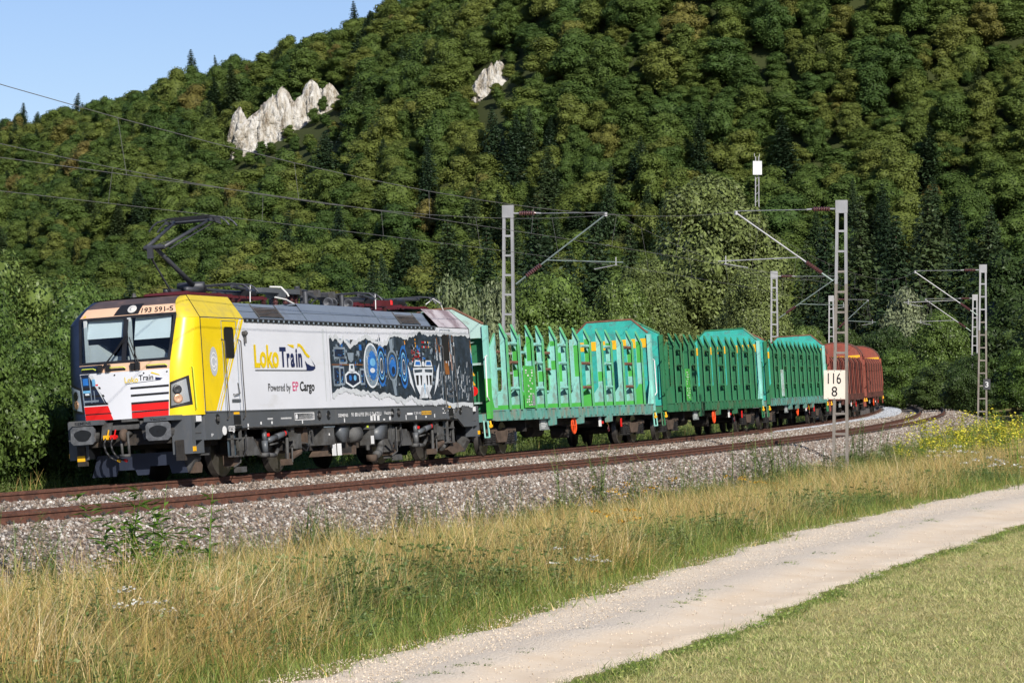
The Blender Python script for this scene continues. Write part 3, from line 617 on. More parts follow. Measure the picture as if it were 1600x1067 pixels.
for x, d, top, w, k in ((1262, 235, 505, 90, 0), (1330, 232, 508, 110, 1), (1385, 226, 500, 110, 2), (1465, 220, 480, 120, 0), (1405, 212, 540, 100, 1), (1470, 200, 560, 110, 2), (1515, 190, 545, 90, 0)):
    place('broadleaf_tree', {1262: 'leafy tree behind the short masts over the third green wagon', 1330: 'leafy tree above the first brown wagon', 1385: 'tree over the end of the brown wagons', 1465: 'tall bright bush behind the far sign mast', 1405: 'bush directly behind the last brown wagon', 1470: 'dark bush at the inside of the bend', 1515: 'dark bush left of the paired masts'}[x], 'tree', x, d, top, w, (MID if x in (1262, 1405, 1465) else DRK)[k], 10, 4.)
place('willow_shrub', 'round grey-green willow above the brown wagons', 'shrub', 1415, 240, 452, 115, WIL[1], 5, 2.4)
for x, d, top, w, k in ((1585, 232, 378, 200, 0), (1640, 215, 450, 170, 1), (1545, 236, 470, 120, 2), (1600, 205, 540, 130, 0)):
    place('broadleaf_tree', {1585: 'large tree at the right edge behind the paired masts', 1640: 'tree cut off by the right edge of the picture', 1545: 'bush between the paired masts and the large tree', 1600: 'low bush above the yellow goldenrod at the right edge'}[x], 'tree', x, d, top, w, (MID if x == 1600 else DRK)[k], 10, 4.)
for i, (x, d, top, w) in enumerate(((1290, 262, 330, 120), (1345, 268, 300, 130), (1400, 258, 330, 130), (1450, 272, 290, 140), (1500, 250, 330, 140), (1260, 285, 370, 100), (1545, 240, 330, 150), (930, 240, 330, 120), (985, 260, 345, 110), (700, 300, 330, 110), (760, 280, 350, 100), (840, 290, 320, 110), (890, 250, 380, 100))):
    place('spruce_tree', 'tall dark spruce at the foot of the hill ' + ('behind the bend' if x > 1200 else 'behind the first wagon'), 'tree', x, d, top, w, KC[i % 4], 17, 3.1, 'tall spruces at the foot of the hill ' + ('behind the bend' if x > 1200 else 'behind the first wagon'))
# the wood's edge on the outer side of the bend, mostly beyond the right of the picture: it shades the far rails
for i, (X, Y, h) in enumerate(((37, 128, 15), (42, 139, 17), (39, 151, 17), (44, 163, 18), (42, 176, 18), (47, 188, 18), (46, 202, 17), (50, 215, 18), (52, 150, 19), (54, 178, 19))):
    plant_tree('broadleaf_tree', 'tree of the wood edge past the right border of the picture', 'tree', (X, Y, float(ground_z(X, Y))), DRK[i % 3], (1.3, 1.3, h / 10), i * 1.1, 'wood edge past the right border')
# hedge along the far side of the line
k = 0
for s in np.arange(-4, 62, 2.4):
    p = on_arc(s, -5.2 - 1.4 * (s > 14) + .4 * math.sin(s * 1.7)); z = float(ground_z(p[0], p[1])); h = 4.9 + .5 * math.sin(s * .9) if s < 14 else (3.1 if s < 20 else 3.4 + .3 * math.sin(s)); k += 1
    lab = 'glossy green shrub beside the nose of the locomotive' if s < 13 else ('shrub hidden behind the locomotive, seen under its frame' if s < 20 else 'shrub behind the first wagons, seen between their bogies')
    plant_tree('hedge_shrub', lab, 'shrub', (p[0], p[1], z - .1), SHR[k % 3], (.95 + .15 * math.sin(s * 2), .95, h / 4), s * 1.3, lab.replace('shrub', 'shrubs', 1))
for s, t, h in ((4, -9.0, 6.4), (8, -9.4, 6.6), (12, -9.6, 6.2), (16, -9.6, 5.6), (20, -10, 5.2)):
    p = on_arc(s, t); plant_tree('hedge_shrub', 'taller shrub in the second row left of the locomotive', 'shrub', (p[0], p[1], float(ground_z(p[0], p[1]))), SHR[k % 3], (1.2, 1.2, h / 4), s * 2.1, 'taller shrubs left of the locomotive'); k += 1

# ---- single wild plants on the verge
def herb(seed, h, stems, leafm, leafn, leafl, bloom=None, bn=0, spread=.12, plume=False):
    r = np.random.default_rng(seed); A = []; B = []
    for i in range(stems):
        a = r.uniform(0, 6.28); b = np.array([r.normal(0, spread), r.normal(0, spread), -.02]); hh = h * r.uniform(.7, 1.1)
        v, q = blade(r, b, a, r.uniform(.05, .45), hh, .012, 4); A.append((v, q, 0)); v2 = v.copy(); v2[:, :2] += .006; A.append((v2, q, 0))
        for k in range(leafn):
            u = r.uniform(.12, .97); f = u * 4; j = min(3, int(f)); c = v[2 * j] * (1 - f + j) + v[2 * j + 2] * (f - j); an = r.uniform(0, 6.28); e = np.array([math.cos(an), math.sin(an), r.uniform(-.2, .7)]); e /= np.linalg.norm(e); s = np.cross(e, (0, 0, 1)); L = leafl * r.uniform(.6, 1.25) * (1.15 - .5 * u)
            A.append((np.array([c, c + e * L * .45 + s * L * .16, c + e * L - np.array([0, 0, .15 * L]), c + e * L * .45 - s * L * .16]), np.array([[0, 1, 2, 3]]), 0))
        if bloom:
            top = v[-1]
            for k in range(bn):
                o = np.array([r.normal(0, .05), r.normal(0, .05), r.uniform(-.16, .05) if plume else r.normal(0, .012)]); s_ = .013 * r.uniform(.7, 1.6); V, Q = leaf_quads(r, (top + o)[None], np.array([[r.normal(0, .5), r.normal(0, .5), 1.]]), s_, .9); B.append((V, Q, 0))
    V, Q, M = join_np(A); a = np_mesh('stem', V, Q, [leafm], M); b = None
    if B: V, Q, M = join_np(B); b = np_mesh('bloom', V, Q, [bloom], M)
    return a, b
HG = [herb(700 + i, .75, 14, LIME, 44, .12) for i in range(2)]; HY = [herb(710 + i, .95, 9, LIME, 26, .09, YEL, 46, .16, True) for i in range(3)]
HD = [herb(720 + i, .8, 13, OLV, 46, .075, None, 0, .2) for i in range(3)]; HT = [herb(730 + i, .8, 5, OLV, 16, .09, ORA, 26, .1) for i in range(2)]; HW = [herb(740 + i, .7, 6, OLV, 14, .07, WHT, 22, .13) for i in range(2)]; HA = [herb(750, .9, 6, LIME, 40, .13, None, 0, .15)]
def wild(name, label, x, y, kind, h0, hpx, group=None):
    p = ground_hit(x, y)
    if p is None: return
    s_, t_ = st_of(p[0], p[1])
    if -2 < t_ < 9.4: p[2] = max(p[2], float(bed_z(t_)))
    s = (1.65 if x < 1400 else 1.05) * hpx / 4539.4 * p[1] / h0; t = thing(name, label, 'plant', Matrix.Translation(Vector(p)) @ Matrix.Rotation(random.uniform(0, 6.28), 4, 'Z') @ Matrix.Scale(s, 4), group)
    link('stem', kind[0], t)
    if kind[1]: link('bloom', kind[1], t)
for j, (x, y, h) in enumerate(((232, 985, 150), (262, 950, 75), (290, 945, 60), (250, 1010, 90), (215, 1050, 60))):
    wild('goldenrod', ['tallest lime green unflowered goldenrod low in the left foreground', 'lime green goldenrod stems at the foot of the ballast slope', 'small lime goldenrod right beside the taller stems on the slope foot', 'shorter lime goldenrod in front of the tallest one', 'lime sprout at the bottom edge on the left'][j], x, y, HG[j % 2], .75, h)
for j, (x, y, h) in enumerate(((30, 915, 75), (75, 925, 60), (125, 1060, 110), (15, 985, 90), (560, 985, 80), (640, 860, 55), (940, 815, 75), (985, 812, 70), (1190, 765, 60), (1215, 768, 52), (480, 880, 60), (870, 905, 70), (1120, 790, 40))):
    wild('weed_bush', ['dark weed tangle at the left edge by the ballast', 'dark weed beside the tangle at the left edge', 'grey-green herb in the bottom left corner', 'dim herb at the very left edge', 'herb leaning over the grass left of the path', 'dark herb at the top of the grass left of centre', 'large dark herb below the orange blooms against the ballast', 'second dark herb against the ballast', 'dark bushy weed on the ballast left of the kilometre sign', 'smaller weed touching the bushy one left of the kilometre sign', 'herb growing up the ballast slope', 'dark herb near the path edge at centre', 'low weed on the slope below the outer rail'][j], x, y, HD[j % 3], .8, h)
for j in range(26):
    x = 330 + 42 * j; y = float(np.interp(x, [0, 300, 560, 900, 1150, 1300, 1430], [905, 897, 852, 806, 766, 738, 722])) + 7 * math.sin(j * 2.3)
    wild('weed_bush', 'leafy green herb along the upper rim of the verge grass', x, y, HD[j % 3], .8, 34 + 12 * math.sin(j * 1.9), 'herbs along the upper rim of the verge')
for j, (x, y, h) in enumerate(((1003, 830, 50), (965, 832, 45), (990, 885, 55), (1165, 805, 40), (1225, 812, 36))):
    wild('tansy', ['orange tansy bloom in the middle of the verge', 'orange tansy just left of the middle clump', 'withered orange flower low in the verge', 'yellow flower clump below the bushy weed', 'yellow flowers right of the clump below the bushy weed'][j], x, y, HT[j % 2], .8, h)
for j, (x, y, h) in enumerate(((210, 1040, 70), (905, 930, 45), (1500, 755, 55), (1535, 762, 55), (1465, 752, 45), (1575, 766, 50))):
    wild('white_umbel', ['white flower clump in the left foreground grass', 'white thistle bloom near the path edge', 'white umbel flowers under the goldenrod, leftmost but one', 'white umbel flowers right of the middle', 'leftmost white umbel flowers under the goldenrod', 'rightmost white umbel flowers by the picture edge'][j], x, y, HW[j % 2], .7, h)
for j in range(17):
    x = 1418 + 11.5 * j; y = 748 - (j % 4) * 9 + 2 * math.sin(j * 3); wild('goldenrod', 'flowering yellow goldenrod in the thicket at the right edge', x, y, HY[j % 3], .95, 50 + 22 * math.sin(j * 1.7) ** 2 + (x - 1418) * .09, 'goldenrod thicket at the right edge')
for j, (x, y, h) in enumerate(((1462, 715, 50), (1533, 722, 75), (1560, 722, 80), (1590, 724, 85), (1418, 725, 45))):
    wild('ash_sapling', ['young green sapling on the ballast of the bend', 'leafy green sapling left of the front paired mast foot', 'leafy green sapling right of the paired masts', 'leafy green sapling at the picture edge above the goldenrod', 'small sapling left of the goldenrod thicket'][j], x, y, HA[0], .9, h)

# ================================================================ LOCOMOTIVE  (x back from the buffers, -y the camera side, z above the rails)
WHITE = pmat('white_vinyl', (.66, .675, .725), .32, 0, .04, .8, 0, 30, ((.50, .49, .48), .12, (.7, .7, 2.2)), coat=.3)
YELLOW = pmat('yellow_vinyl', (.76, .55, .010), .3, 0, .05, 1.2, 0, 30, ((.52, .40, .05), .18, (1.2, 1.2, .8)), coat=.4)
YROOF = pmat('dusty_yellow_roof', (.60, .46, .03), .5, 0, .1, 1.5, 0, 30, ((.33, .27, .08), .45, (1.5, 1.5, 1.5)))
SKIRT = pmat('slate_grey_paint', (.080, .088, .100), .42, 0, .10, 1.2, 0, 30, ((.15, .14, .125), .22, (1.4, 1.4, .5)))
ROOFG = pmat('roof_blue_grey', (.155, .185, .23), .42, 0, .07, .7, 0, 30, ((.11, .12, .135), .25, (2, 2, .6)))
BLACK = pmat('black_rubber', (.012, .012, .014), .45, 0, .2, 3)
DARK = pmat('grimy_running_gear', (.028, .025, .023), .75, .1, .5, 3, .3, 25, ((.11, .075, .05), .35, (3, 3, 3)))
DUSTY = pmat('dusty_grey_castings', (.078, .078, .078), .7, .1, .3, 4, .2, 30, ((.03, .026, .022), .5, (3, 3, 3)))
BROWNI = pmat('rust_dusted_iron', (.085, .058, .042), .85, .1, .4, 5, .3, 30)
STEELW = pmat('wheel_steel', (.05, .044, .04), .5, .6, .3, 6)
TREAD = pmat('wheel_rim_steel', (.22, .205, .19), .35, .85, .2, 6)
PEACH = pmat('sunbleached_cab_brow', (.66, .43, .29), .55, 0, .08, 1.5, 0, 30, ((.20, .115, .09), .34, (1.2, 1.2, 2.6)))
BROWN = pmat('brake_dust_roof', (.085, .062, .062), .6, 0, .2, 2., 0, 30, ((.24, .13, .09), .3, (2, 2, 2)))
ROOFW = pmat('stained_cab_roof', (.44, .40, .42), .55, 0, .1, 1.5, 0, 30, ((.13, .075, .085), .62, (1.6, 1.6, 2.)))
REDP = pmat('red_paint', (.66, .012, .012), .4, 0, .05, 2)
NAVY = pmat('print_navy', (.012, .02, .045), .4, 0, .2, 2); LOGO_NAVY = pmat('logo_navy', (.010, .018, .075), .4, 0, .02)
PBLACK = pmat('print_black', (.010, .011, .014), .4, 0, .2, 2); PINK = pmat('print_magenta', (.62, .03, .16), .4, 0, .02)
PBLUE = pmat('print_blue', (.02, .13, .42), .4, 0, .3, 3); PSKY = pmat('print_sky', (.14, .38, .62), .4, 0, .25, 3); PGREY = pmat('print_grey', (.20, .25, .30), .4, 0, .3, 3)
PLITE = pmat('print_light', (.62, .66, .70), .4, 0, .12, 3); PAPER = pmat('print_torn_paper', (.52, .545, .57), .4, 0, .10, 5); PORG = pmat('print_orange', (.75, .30, .02), .4, 0, .1); PBRN = pmat('print_rust', (.24, .09, .025), .4, 0, .3, 3)
ARTB = pmat('print_backdrop', (.022, .034, .050), .4, 0, .6, 5)
PDK = pmat('print_slate', (.045, .065, .085), .4, 0, .4, 4)
GREYD = pmat('badge_grey', (.42, .44, .47), .4, 0, .03)
CHROME = pmat('lamp_reflector', (.55, .56, .58), .2, .8, .1); LAMP = pmat('lamp_glass', (.72, .70, .66), .15, .2, .1); LAMPO = pmat('amber_reflector', (.55, .32, .2), .25, .5, .3, 60)
REDB = pmat('wine_red_frame', (.085, .012, .018), .45, 0, .15, 3); INSUL = pmat('insulator_brown', (.075, .03, .03), .3, 0, .1); CABLE = pmat('white_cable', (.62, .62, .60), .5)
PANTO = pmat('pantograph_steel', (.055, .058, .068), .5, .3, .25, 4); SIGNAL_Y = pmat('warning_yellow', (.80, .42, .01), .5, 0, .05); TXT = pmat('stencil_white', (.70, .70, .70), .5, 0, .08)
HOSE = pmat('rubber_hose', (.02, .02, .022), .5); BUFF = pmat('greasy_buffer_plate', (.17, .175, .185), .42, .4, .35, 7, .2, 40, ((.10, .105, .115), .4, (6, 6, 6))); GREASE = pmat('grease', (.012, .013, .016), .3, 0, .3, 9)
BLIND = pmat('sun_blind', (.60, .66, .70), .8, 0, .03); CABGREY = pmat('cab_interior_grey', (.42, .45, .47), .7, 0, .08); CABDK = pmat('cab_interior_dark', (.03, .035, .045), .8)
PLOUGH = pmat('plough_blue_black', (.020, .026, .046), .5, 0, .2, 2); LIMEY = pmat('lime_rail', (.52, .62, .05), .5)
def glass_mat():
    m = bpy.data.materials.new('cab_glass'); m.use_nodes = True; nt = m.node_tree; L = nt.links; nt.nodes.remove(nt.nodes['Principled BSDF'])
    t = nd(nt, 'ShaderNodeBsdfTransparent'); t.inputs[0].default_value = (.80, .86, .87, 1); g = nd(nt, 'ShaderNodeBsdfGlossy'); g.inputs['Roughness'].default_value = .03; f = nd(nt, 'ShaderNodeFresnel'); f.inputs[0].default_value = 1.5
    ms = nd(nt, 'ShaderNodeMixShader'); L.new(f.outputs[0], ms.inputs[0]); L.new(t.outputs[0], ms.inputs[1]); L.new(g.outputs[0], ms.inputs[2]); L.new(ms.outputs[0], nt.nodes['Material Output'].inputs[0]); return m
GLASS = glass_mat()
LL = 18.98
def cab_pt(a, z, off=0., rear=False):
    """cab shell: |a| 0..1 across the front, 1..2 round the corner to the side seam"""
    fx = np.interp(z, [1.3, 2.36, 2.54, 3.54, 3.68, 3.80, 3.88, 3.93], [.34, .32, .35, .62, .74, .90, 1.08, 1.3]); w = np.interp(z, [1.3, 2.4, 3.5, 3.93], [.97, 1.05, 1.15, .95])
    hw = np.interp(z, [1.3, 3.42, 3.93], [1.5, 1.5, 1.08]); xs = np.interp(z, [1.3, 3.42, 3.93], [1.06, 1.04, 1.32]); u = abs(a); sg = 1 if a >= 0 else -1
    if u <= 1: x = fx + .05 * u * u; y = w * u
    else:
        q = (u - 1) * math.pi / 2; x = fx + .05 + (xs - fx - .05) * (1 - math.cos(q)); y = w + (hw - w) * math.sin(q)
    k = min(1, max(0, u - 1)); x -= off * (1 - k * .8); y += off * k
    return (LL - x if rear else x, sg * y, z)        # a > 0: far side (+y)
def cab_patch(mb, q, mat, off=.004, nu=6, nv=4, rear=False):
    """quad patch on the shell: corners (a,z) bl, br, tr, tl"""
    rows = []
    for i in range(nv + 1):
        v = i / nv; row = []
        for j in range(nu + 1):
            u = j / nu; a = (q[0][0] * (1 - u) + q[1][0] * u) * (1 - v) + (q[3][0] * (1 - u) + q[2][0] * u) * v; z = (q[0][1] * (1 - u) + q[1][1] * u) * (1 - v) + (q[3][1] * (1 - u) + q[2][1] * u) * v; row.append(cab_pt(a, z, off, rear))
        rows.append(row)
    mb.grid(rows, mat); return mb
def rect(a0, a1, z0, z1): return [(a0, z0), (a1, z0), (a1, z1), (a0, z1)]
def cab_rows(A, Z, rear=False): return [[cab_pt(a, z, 0, rear) for a in A] for z in Z]
FA = list(np.linspace(-1, 1, 17)); YS = -1.5
loco = thing('electric_locomotive', 'white and yellow electric locomotive with torn space picture at the head of the train', 'locomotive', vehicle_matrix(0, 4.74, 14.24))
def side(mb, pts, mat, layer=1, sg=-1): return mb.poly([(x, sg * (1.5 + .0035 * layer), z) for x, z in pts], mat)
def srect(mb, x0, x1, z0, z1, mat, layer=1): return side(mb, [(x0, z0), (x1, z0), (x1, z1), (x0, z1)], mat, layer)
def stext(mb, s, x, z, size, mat, width=None, bold=0., layer=3): return mb.text(s, lambda u, v: (x + u, -(1.5 + .0035 * layer), z + v), mat, size, 1., bold, 'LEFT', width)
ell = lambda cx, cz, rx, rz, n=28, a0=0, a1=2 * math.pi: [(cx + rx * math.cos(a0 + (a1 - a0) * i / n), cz + rz * math.sin(a0 + (a1 - a0) * i / n)) for i in range(n)]
def ring(mb, cx, cz, rx, rz, k, mat, layer, n=28):
    o = [(cx + rx * math.cos(6.2832 * i / n), cz + rz * math.sin(6.2832 * i / n)) for i in range(n)]; q = [(cx + rx * k * math.cos(6.2832 * i / n), cz + rz * k * math.sin(6.2832 * i / n)) for i in range(n)]; y = -(1.5 + .0035 * layer)
    mb.add([(x, y, z) for x, z in o + q], [(i, (i + 1) % n, n + (i + 1) % n, n + i) for i in range(n)], mat)
# ---- body shell
def shell():
    mb = MB()
    for sg in (-1, 1): mb.grid([[(x, sg * 1.5, z) for x in (1.04, 3.3, 7.2, 11.8, 15.28, LL - 1.04)] for z in (1.42, 2.2, 3.36, 3.42)], WHITE)
    mb.box(1.1, LL - 1.1, -1.45, 1.45, 1.0, 1.15, DARK)
    mb.build('body_side', loco)
    for rear in (False, True):
        R_ = (lambda x: LL - x) if rear else (lambda x: x)
        # windscreen surround with two openings
        A = [-1, -.94] + list(np.linspace(-.94, -.05, 7))[1:] + [.05] + list(np.linspace(.05, .94, 7))[1:] + [1]; Z = [2.54, 2.60, 2.8, 3.0, 3.2, 3.4, 3.49, 3.55]
        mb = MB(); mb.grid(cab_rows(A, Z, rear), BLACK, lambda i, j: 1 <= i <= 5 and (1 <= j <= 6 or 8 <= j <= 13)); mb.build('windscreen_frame', loco)
        for q in ((-.95, -.04), (.04, .95)):
            g = MB(); g.grid([[cab_pt(a, z, -.012, rear) for a in np.linspace(q[0], q[1], 7)] for z in np.linspace(2.59, 3.5, 7)], GLASS); g.build('windscreen', loco, True)
        mb = MB(); mb.grid(cab_rows(FA, [1.36, 1.6, 1.9, 2.2, 2.36], rear), WHITE if not rear else PDK); nose = mb.build('nose_panel', loco, True)
        mb = MB(); mb.grid(cab_rows(FA, [2.362, 2.45, 2.54], rear), PEACH if not rear else PDK); mb.build('window_ledge', loco, True)
        mb = MB(); mb.grid(cab_rows(list(np.linspace(-1, 1, 15)), [3.55, 3.62, 3.68, 3.74], rear), PEACH); mb.grid(cab_rows(list(np.linspace(-1, 1, 15)), [3.74, 3.8, 3.84, 3.88, 3.905, 3.93], rear), BROWN); mb.build('cab_brow', loco, True)
        for sg in (-1, 1):
            near = sg < 0; cm = (YELLOW if near else NAVY) if not rear else PBLACK
            ca = [sg * a for a in np.linspace(1, 2, 12)]
            mb = MB(); mb.grid(cab_rows(ca, [1.36, 1.7, 2.0, 2.36, 2.6, 2.9, 3.2, 3.42], rear), cm); mb.build('cab_corner', loco, True)
            mb = MB(); mb.grid(cab_rows(ca, [3.423, 3.5, 3.6, 3.7, 3.8, 3.88, 3.93], rear), (YROOF if near else NAVY) if not rear else ROOFW)
            xr0, xr1 = 3.29, 3.46
            m2 = MB(); m2.grid([[(R_(x0 + (x1 - x0) * v), sg * y, z) for v in np.linspace(0, 1, 5)] for x0, x1, y, z in ((1.045, 3.29, 1.5, 3.425), (1.16, 3.37, 1.31, 3.66), (1.325, 3.46, 1.08, 3.93))], (YROOF if near else NAVY) if not rear else ROOFW)
            mb.build('cab_roof_corner', loco, True); m2.build('cab_roof_side', loco)
            e = MB(); e.path([cab_pt(sg * 2, z, .002, rear) for z in (1.36, 2.4, 3.42, 3.6, 3.8, 3.93)], .012, BLACK, 5); e.tube((R_(1.05), sg * 1.503, 3.424), (R_(3.3), sg * 1.503, 3.424), .009, BLACK, 4); e.build('seam', loco)
        mb = MB(); mb.grid([[(R_(x), y, 3.93 + .03 * (1 - (y / 1.08) ** 2)) for y in np.linspace(-1.08, 1.08, 7)] for x in (1.3, 2.2, 3.46)], BROWN if not rear else ROOFG); mb.build('cab_roof_top', loco, True)
        # inside the cab
        mb = MB(); mb.box(R_(2.6), R_(2.64), -1.4, 1.4, 1.6, 3.4, CABDK); mb.box(R_(.75), R_(2.6), -1.4, 1.4, 2.2, 2.24, CABDK); mb.box(R_(1.0), R_(2.6), -1.3, 1.3, 3.5, 3.54, CABDK); mb.build('cab_interior', loco)
        if not rear:
            for y0, y1, z0 in ((.12, .95, 3.1), (-1.0, -.16, 3.02)):
                mb = MB(); mb.grid([[(np.interp(z, [2.54, 3.54], [.35, .62]) + .12, y, z) for y in (y0, y1)] for z in (z0, 3.5)], BLIND); mb.build('sun_blind', loco)
            mb = MB(); mb.prism([(.2, 2.3), (.98, 2.3), (.98, 2.98), (.78, 2.98), (.55, 2.72), (.2, 2.7)], 'x', .72, 1.1, CABGREY); mb.prism([(-.95, 2.3), (-.1, 2.3), (-.1, 2.88), (-.5, 2.88), (-.82, 2.7), (-.95, 2.7)], 'x', .75, 1.15, CABGREY); mb.box(.62, .66, .95, 1.02, 2.5, 3.5, CABGREY); mb.box(.6, .66, -.1, -.02, 2.5, 3.5, CABGREY); mb.build('driver_desk', loco)
shell()
def nose():
    mb = MB()
    for z0, z1 in ((1.985, 2.03), (1.83, 1.875), (1.665, 1.71), (1.49, 1.515)): cab_patch(mb, [(-.99, z0), (-.14, z0 - .01), (-.14, z1 - .01), (-.99, z1)], BLACK, .006)
    for z0, z1, a0 in ((2.03, 2.075, .56), (1.86, 1.905, .49), (1.69, 1.735, .42), (1.49, 1.515, .36)): cab_patch(mb, [(a0 - .02, z0), (.99, z0), (.99, z1), (a0, z1)], BLACK, .006)
    cab_patch(mb, rect(.52, 1., 2.365, 2.53), NAVY, .004); mb.build('nose_grille', loco)
    for z0, z1 in ((1.515, 1.665), (1.365, 1.49)):
        m2 = MB(); cab_patch(m2, [(-.99, z0), (-.14, z0), (-.14, z1 - .012), (-.99, z1)], REDP, .008); m2.build('red_stripe', loco)
        m2 = MB(); k = .36 if z0 > 1.4 else .31; cab_patch(m2, [(k, z0), (.99, z0), (.99, z1), (k + .05, z1)], REDP, .008); m2.build('red_stripe', loco)
    # torn picture on the far half of the nose
    mb = MB(); cab_patch(mb, [(.42, 1.7), (.99, 1.7), (.99, 2.35), (.78, 2.35)], NAVY, .005); cab_patch(mb, [(.47, 1.7), (.60, 1.95), (.80, 2.33), (.70, 2.33)], PAPER, .007)
    for a0, a1, z0, z1, m in ((.82, .95, 2.12, 2.27, PBLUE), (.66, .73, 2.1, 2.24, PSKY), (.78, .8, 1.74, 2.3, PGREY), (.62, .98, 1.76, 1.8, PGREY), (.80, .97, 1.96, 2.01, PSKY), (.83, .93, 1.91, 1.95, PLITE), (.60, .66, 2.1, 2.13, REDP), (.97, .99, 1.7, 2.3, PGREY), (.7, .72, 1.75, 2.0, PGREY)): cab_patch(mb, rect(a0, a1, z0, z1), m, .009, 2, 2)
    mb.build('torn_picture', loco)
    mb = MB(); f = lambda y0, z0, kx: (lambda u, v: cab_pt(-(y0 + u * kx) / 1.03, z0 + v, .008))
    mb.text('Loko', f(-.36 + .38, 2.12, 1), YELLOW, .165, 1, .012, 'LEFT', .31); mb.text('Train', f(.345, 2.15, 1), PBLACK, .165, 1, .012, 'LEFT', .33)
    cab_patch(mb, [(-.02, 2.085), (-.82, 2.135), (-.82, 2.142), (-.02, 2.092)], PBLACK, .008, 6, 1); cab_patch(mb, [(-.60, 2.29), (-.80, 2.23), (-.78, 2.255), (-.62, 2.315)], YELLOW, .008, 3, 1); cab_patch(mb, [(-.70, 2.145), (-.80, 2.14), (-.86, 2.17), (-.70, 2.2)], LOGO_NAVY, .008, 3, 1)
    mb.build('nose_lettering', loco)
    mb = MB(); mb.text('193 591-5', lambda u, v: cab_pt(-(.33 + u) / 1.12, 3.585 + v * .9, .008), PBLACK, .165, 1, .018, 'LEFT', .74); mb.build('running_number', loco)
    mb = MB(); cab_patch(mb, [(-.24, 3.565), (.28, 3.565), (.22, 3.79), (-.30, 3.79)], BLACK, .008, 4, 4); mb.build('lamp_recess', loco); c = np.array(cab_pt(-.09, 3.675, .02)); d = np.array([-.75, 0, .62]); mb = MB().lathe(c, d, [(0, .105), (.012, .105), (.014, .09), (.004, .035), (.03, .03), (.032, .002)], LAMP, 18); mb.build('top_lamp', loco, True)
    mb = MB(); mb.add([cab_pt(a, z, .01) for a, z in ((.95, 3.57), (.88, 3.57), (.92, 3.62))], [(0, 1, 2)], SIGNAL_Y); mb.build('warning_triangle', loco)
    for a in (-.95, -.45, .2): MB().lathe(cab_pt(a, 2.3, .002), (-1, 0, 0), [(0, .018), (.012, .016), (.014, .002)], BLACK, 8).build('bolt', loco)
    for a0, a1 in ((-.95, -.5), (-.05, .35), (.62, .95)):
        MB().path([cab_pt(a0, 2.43, .01), cab_pt(a0 + .04, 2.46, .05), cab_pt(a1 - .04, 2.46, .05), cab_pt(a1, 2.43, .01)], .012, LIMEY, 5).build('nose_handrail', loco); m2 = MB(); cab_patch(m2, rect(a0, a1, 2.385, 2.435), BLACK, .006, 4, 1); m2.build('step_recess', loco)
    for a0, a1, z1 in ((.42, -.02, 3.12), (-.38, -.1, 3.08), (.46, .02, 3.0), (-.34, -.07, 3.0)): MB().tube(cab_pt(a0, 2.46, .06), cab_pt(a1, z1, .03), .013, BLACK, 5).build('wiper_arm', loco)
    for a in (.5, -.33, .32, -.22):
        MB().box(.27, .33, a * 1.06 * -1 * -1 - .045, a * 1.06 + .045, 2.38, 2.53, BLACK).build('wiper_motor', loco)
    for sg, m in ((-1, YELLOW), (1, NAVY)):
        mb = MB(); cab_patch(mb, [(sg * 1.02, 1.52), (sg * 1.60, 1.58), (sg * 1.53, 2.20), (sg * 1.02, 2.07)], BLACK, .008, 8, 4); h = mb.build('headlight', loco); h['label'] = 'headlight cluster on the yellow corner' if sg < 0 else 'headlight cluster on the dark far corner'
        mb = MB(); cab_patch(mb, [(sg * 1.06, 1.57), (sg * 1.52, 1.65), (sg * 1.45, 2.13), (sg * 1.06, 2.02)], CHROME if sg < 0 else PGREY, .016, 8, 4); mb.build('lens', h)
        for a, z, mt in ((1.22, 1.91, GREASE), (1.24, 1.72, LAMPO)): c = np.array(cab_pt(sg * a, z, .02)); MB().lathe(c, (-.8, sg * .6, 0), [(0, .10), (.01, .097), (.012, .07), (.002, .01)], mt, 16).build('lamp', h, True)
    MB().path([cab_pt(-1.62, 2.38, .01), cab_pt(-1.62, 2.36, .07), cab_pt(-1.66, 1.5, .07), cab_pt(-1.66, 1.46, .01)], .014, LIMEY, 5).build('corner_handrail', loco)
    MB().path([(18.0, -1.36, 2.40), (18.15, -1.42, 2.36), (18.18, -1.42, 1.62), (18.0, -1.36, 1.48)], .016, LIMEY, 5).build('corner_handrail', loco)
nose()
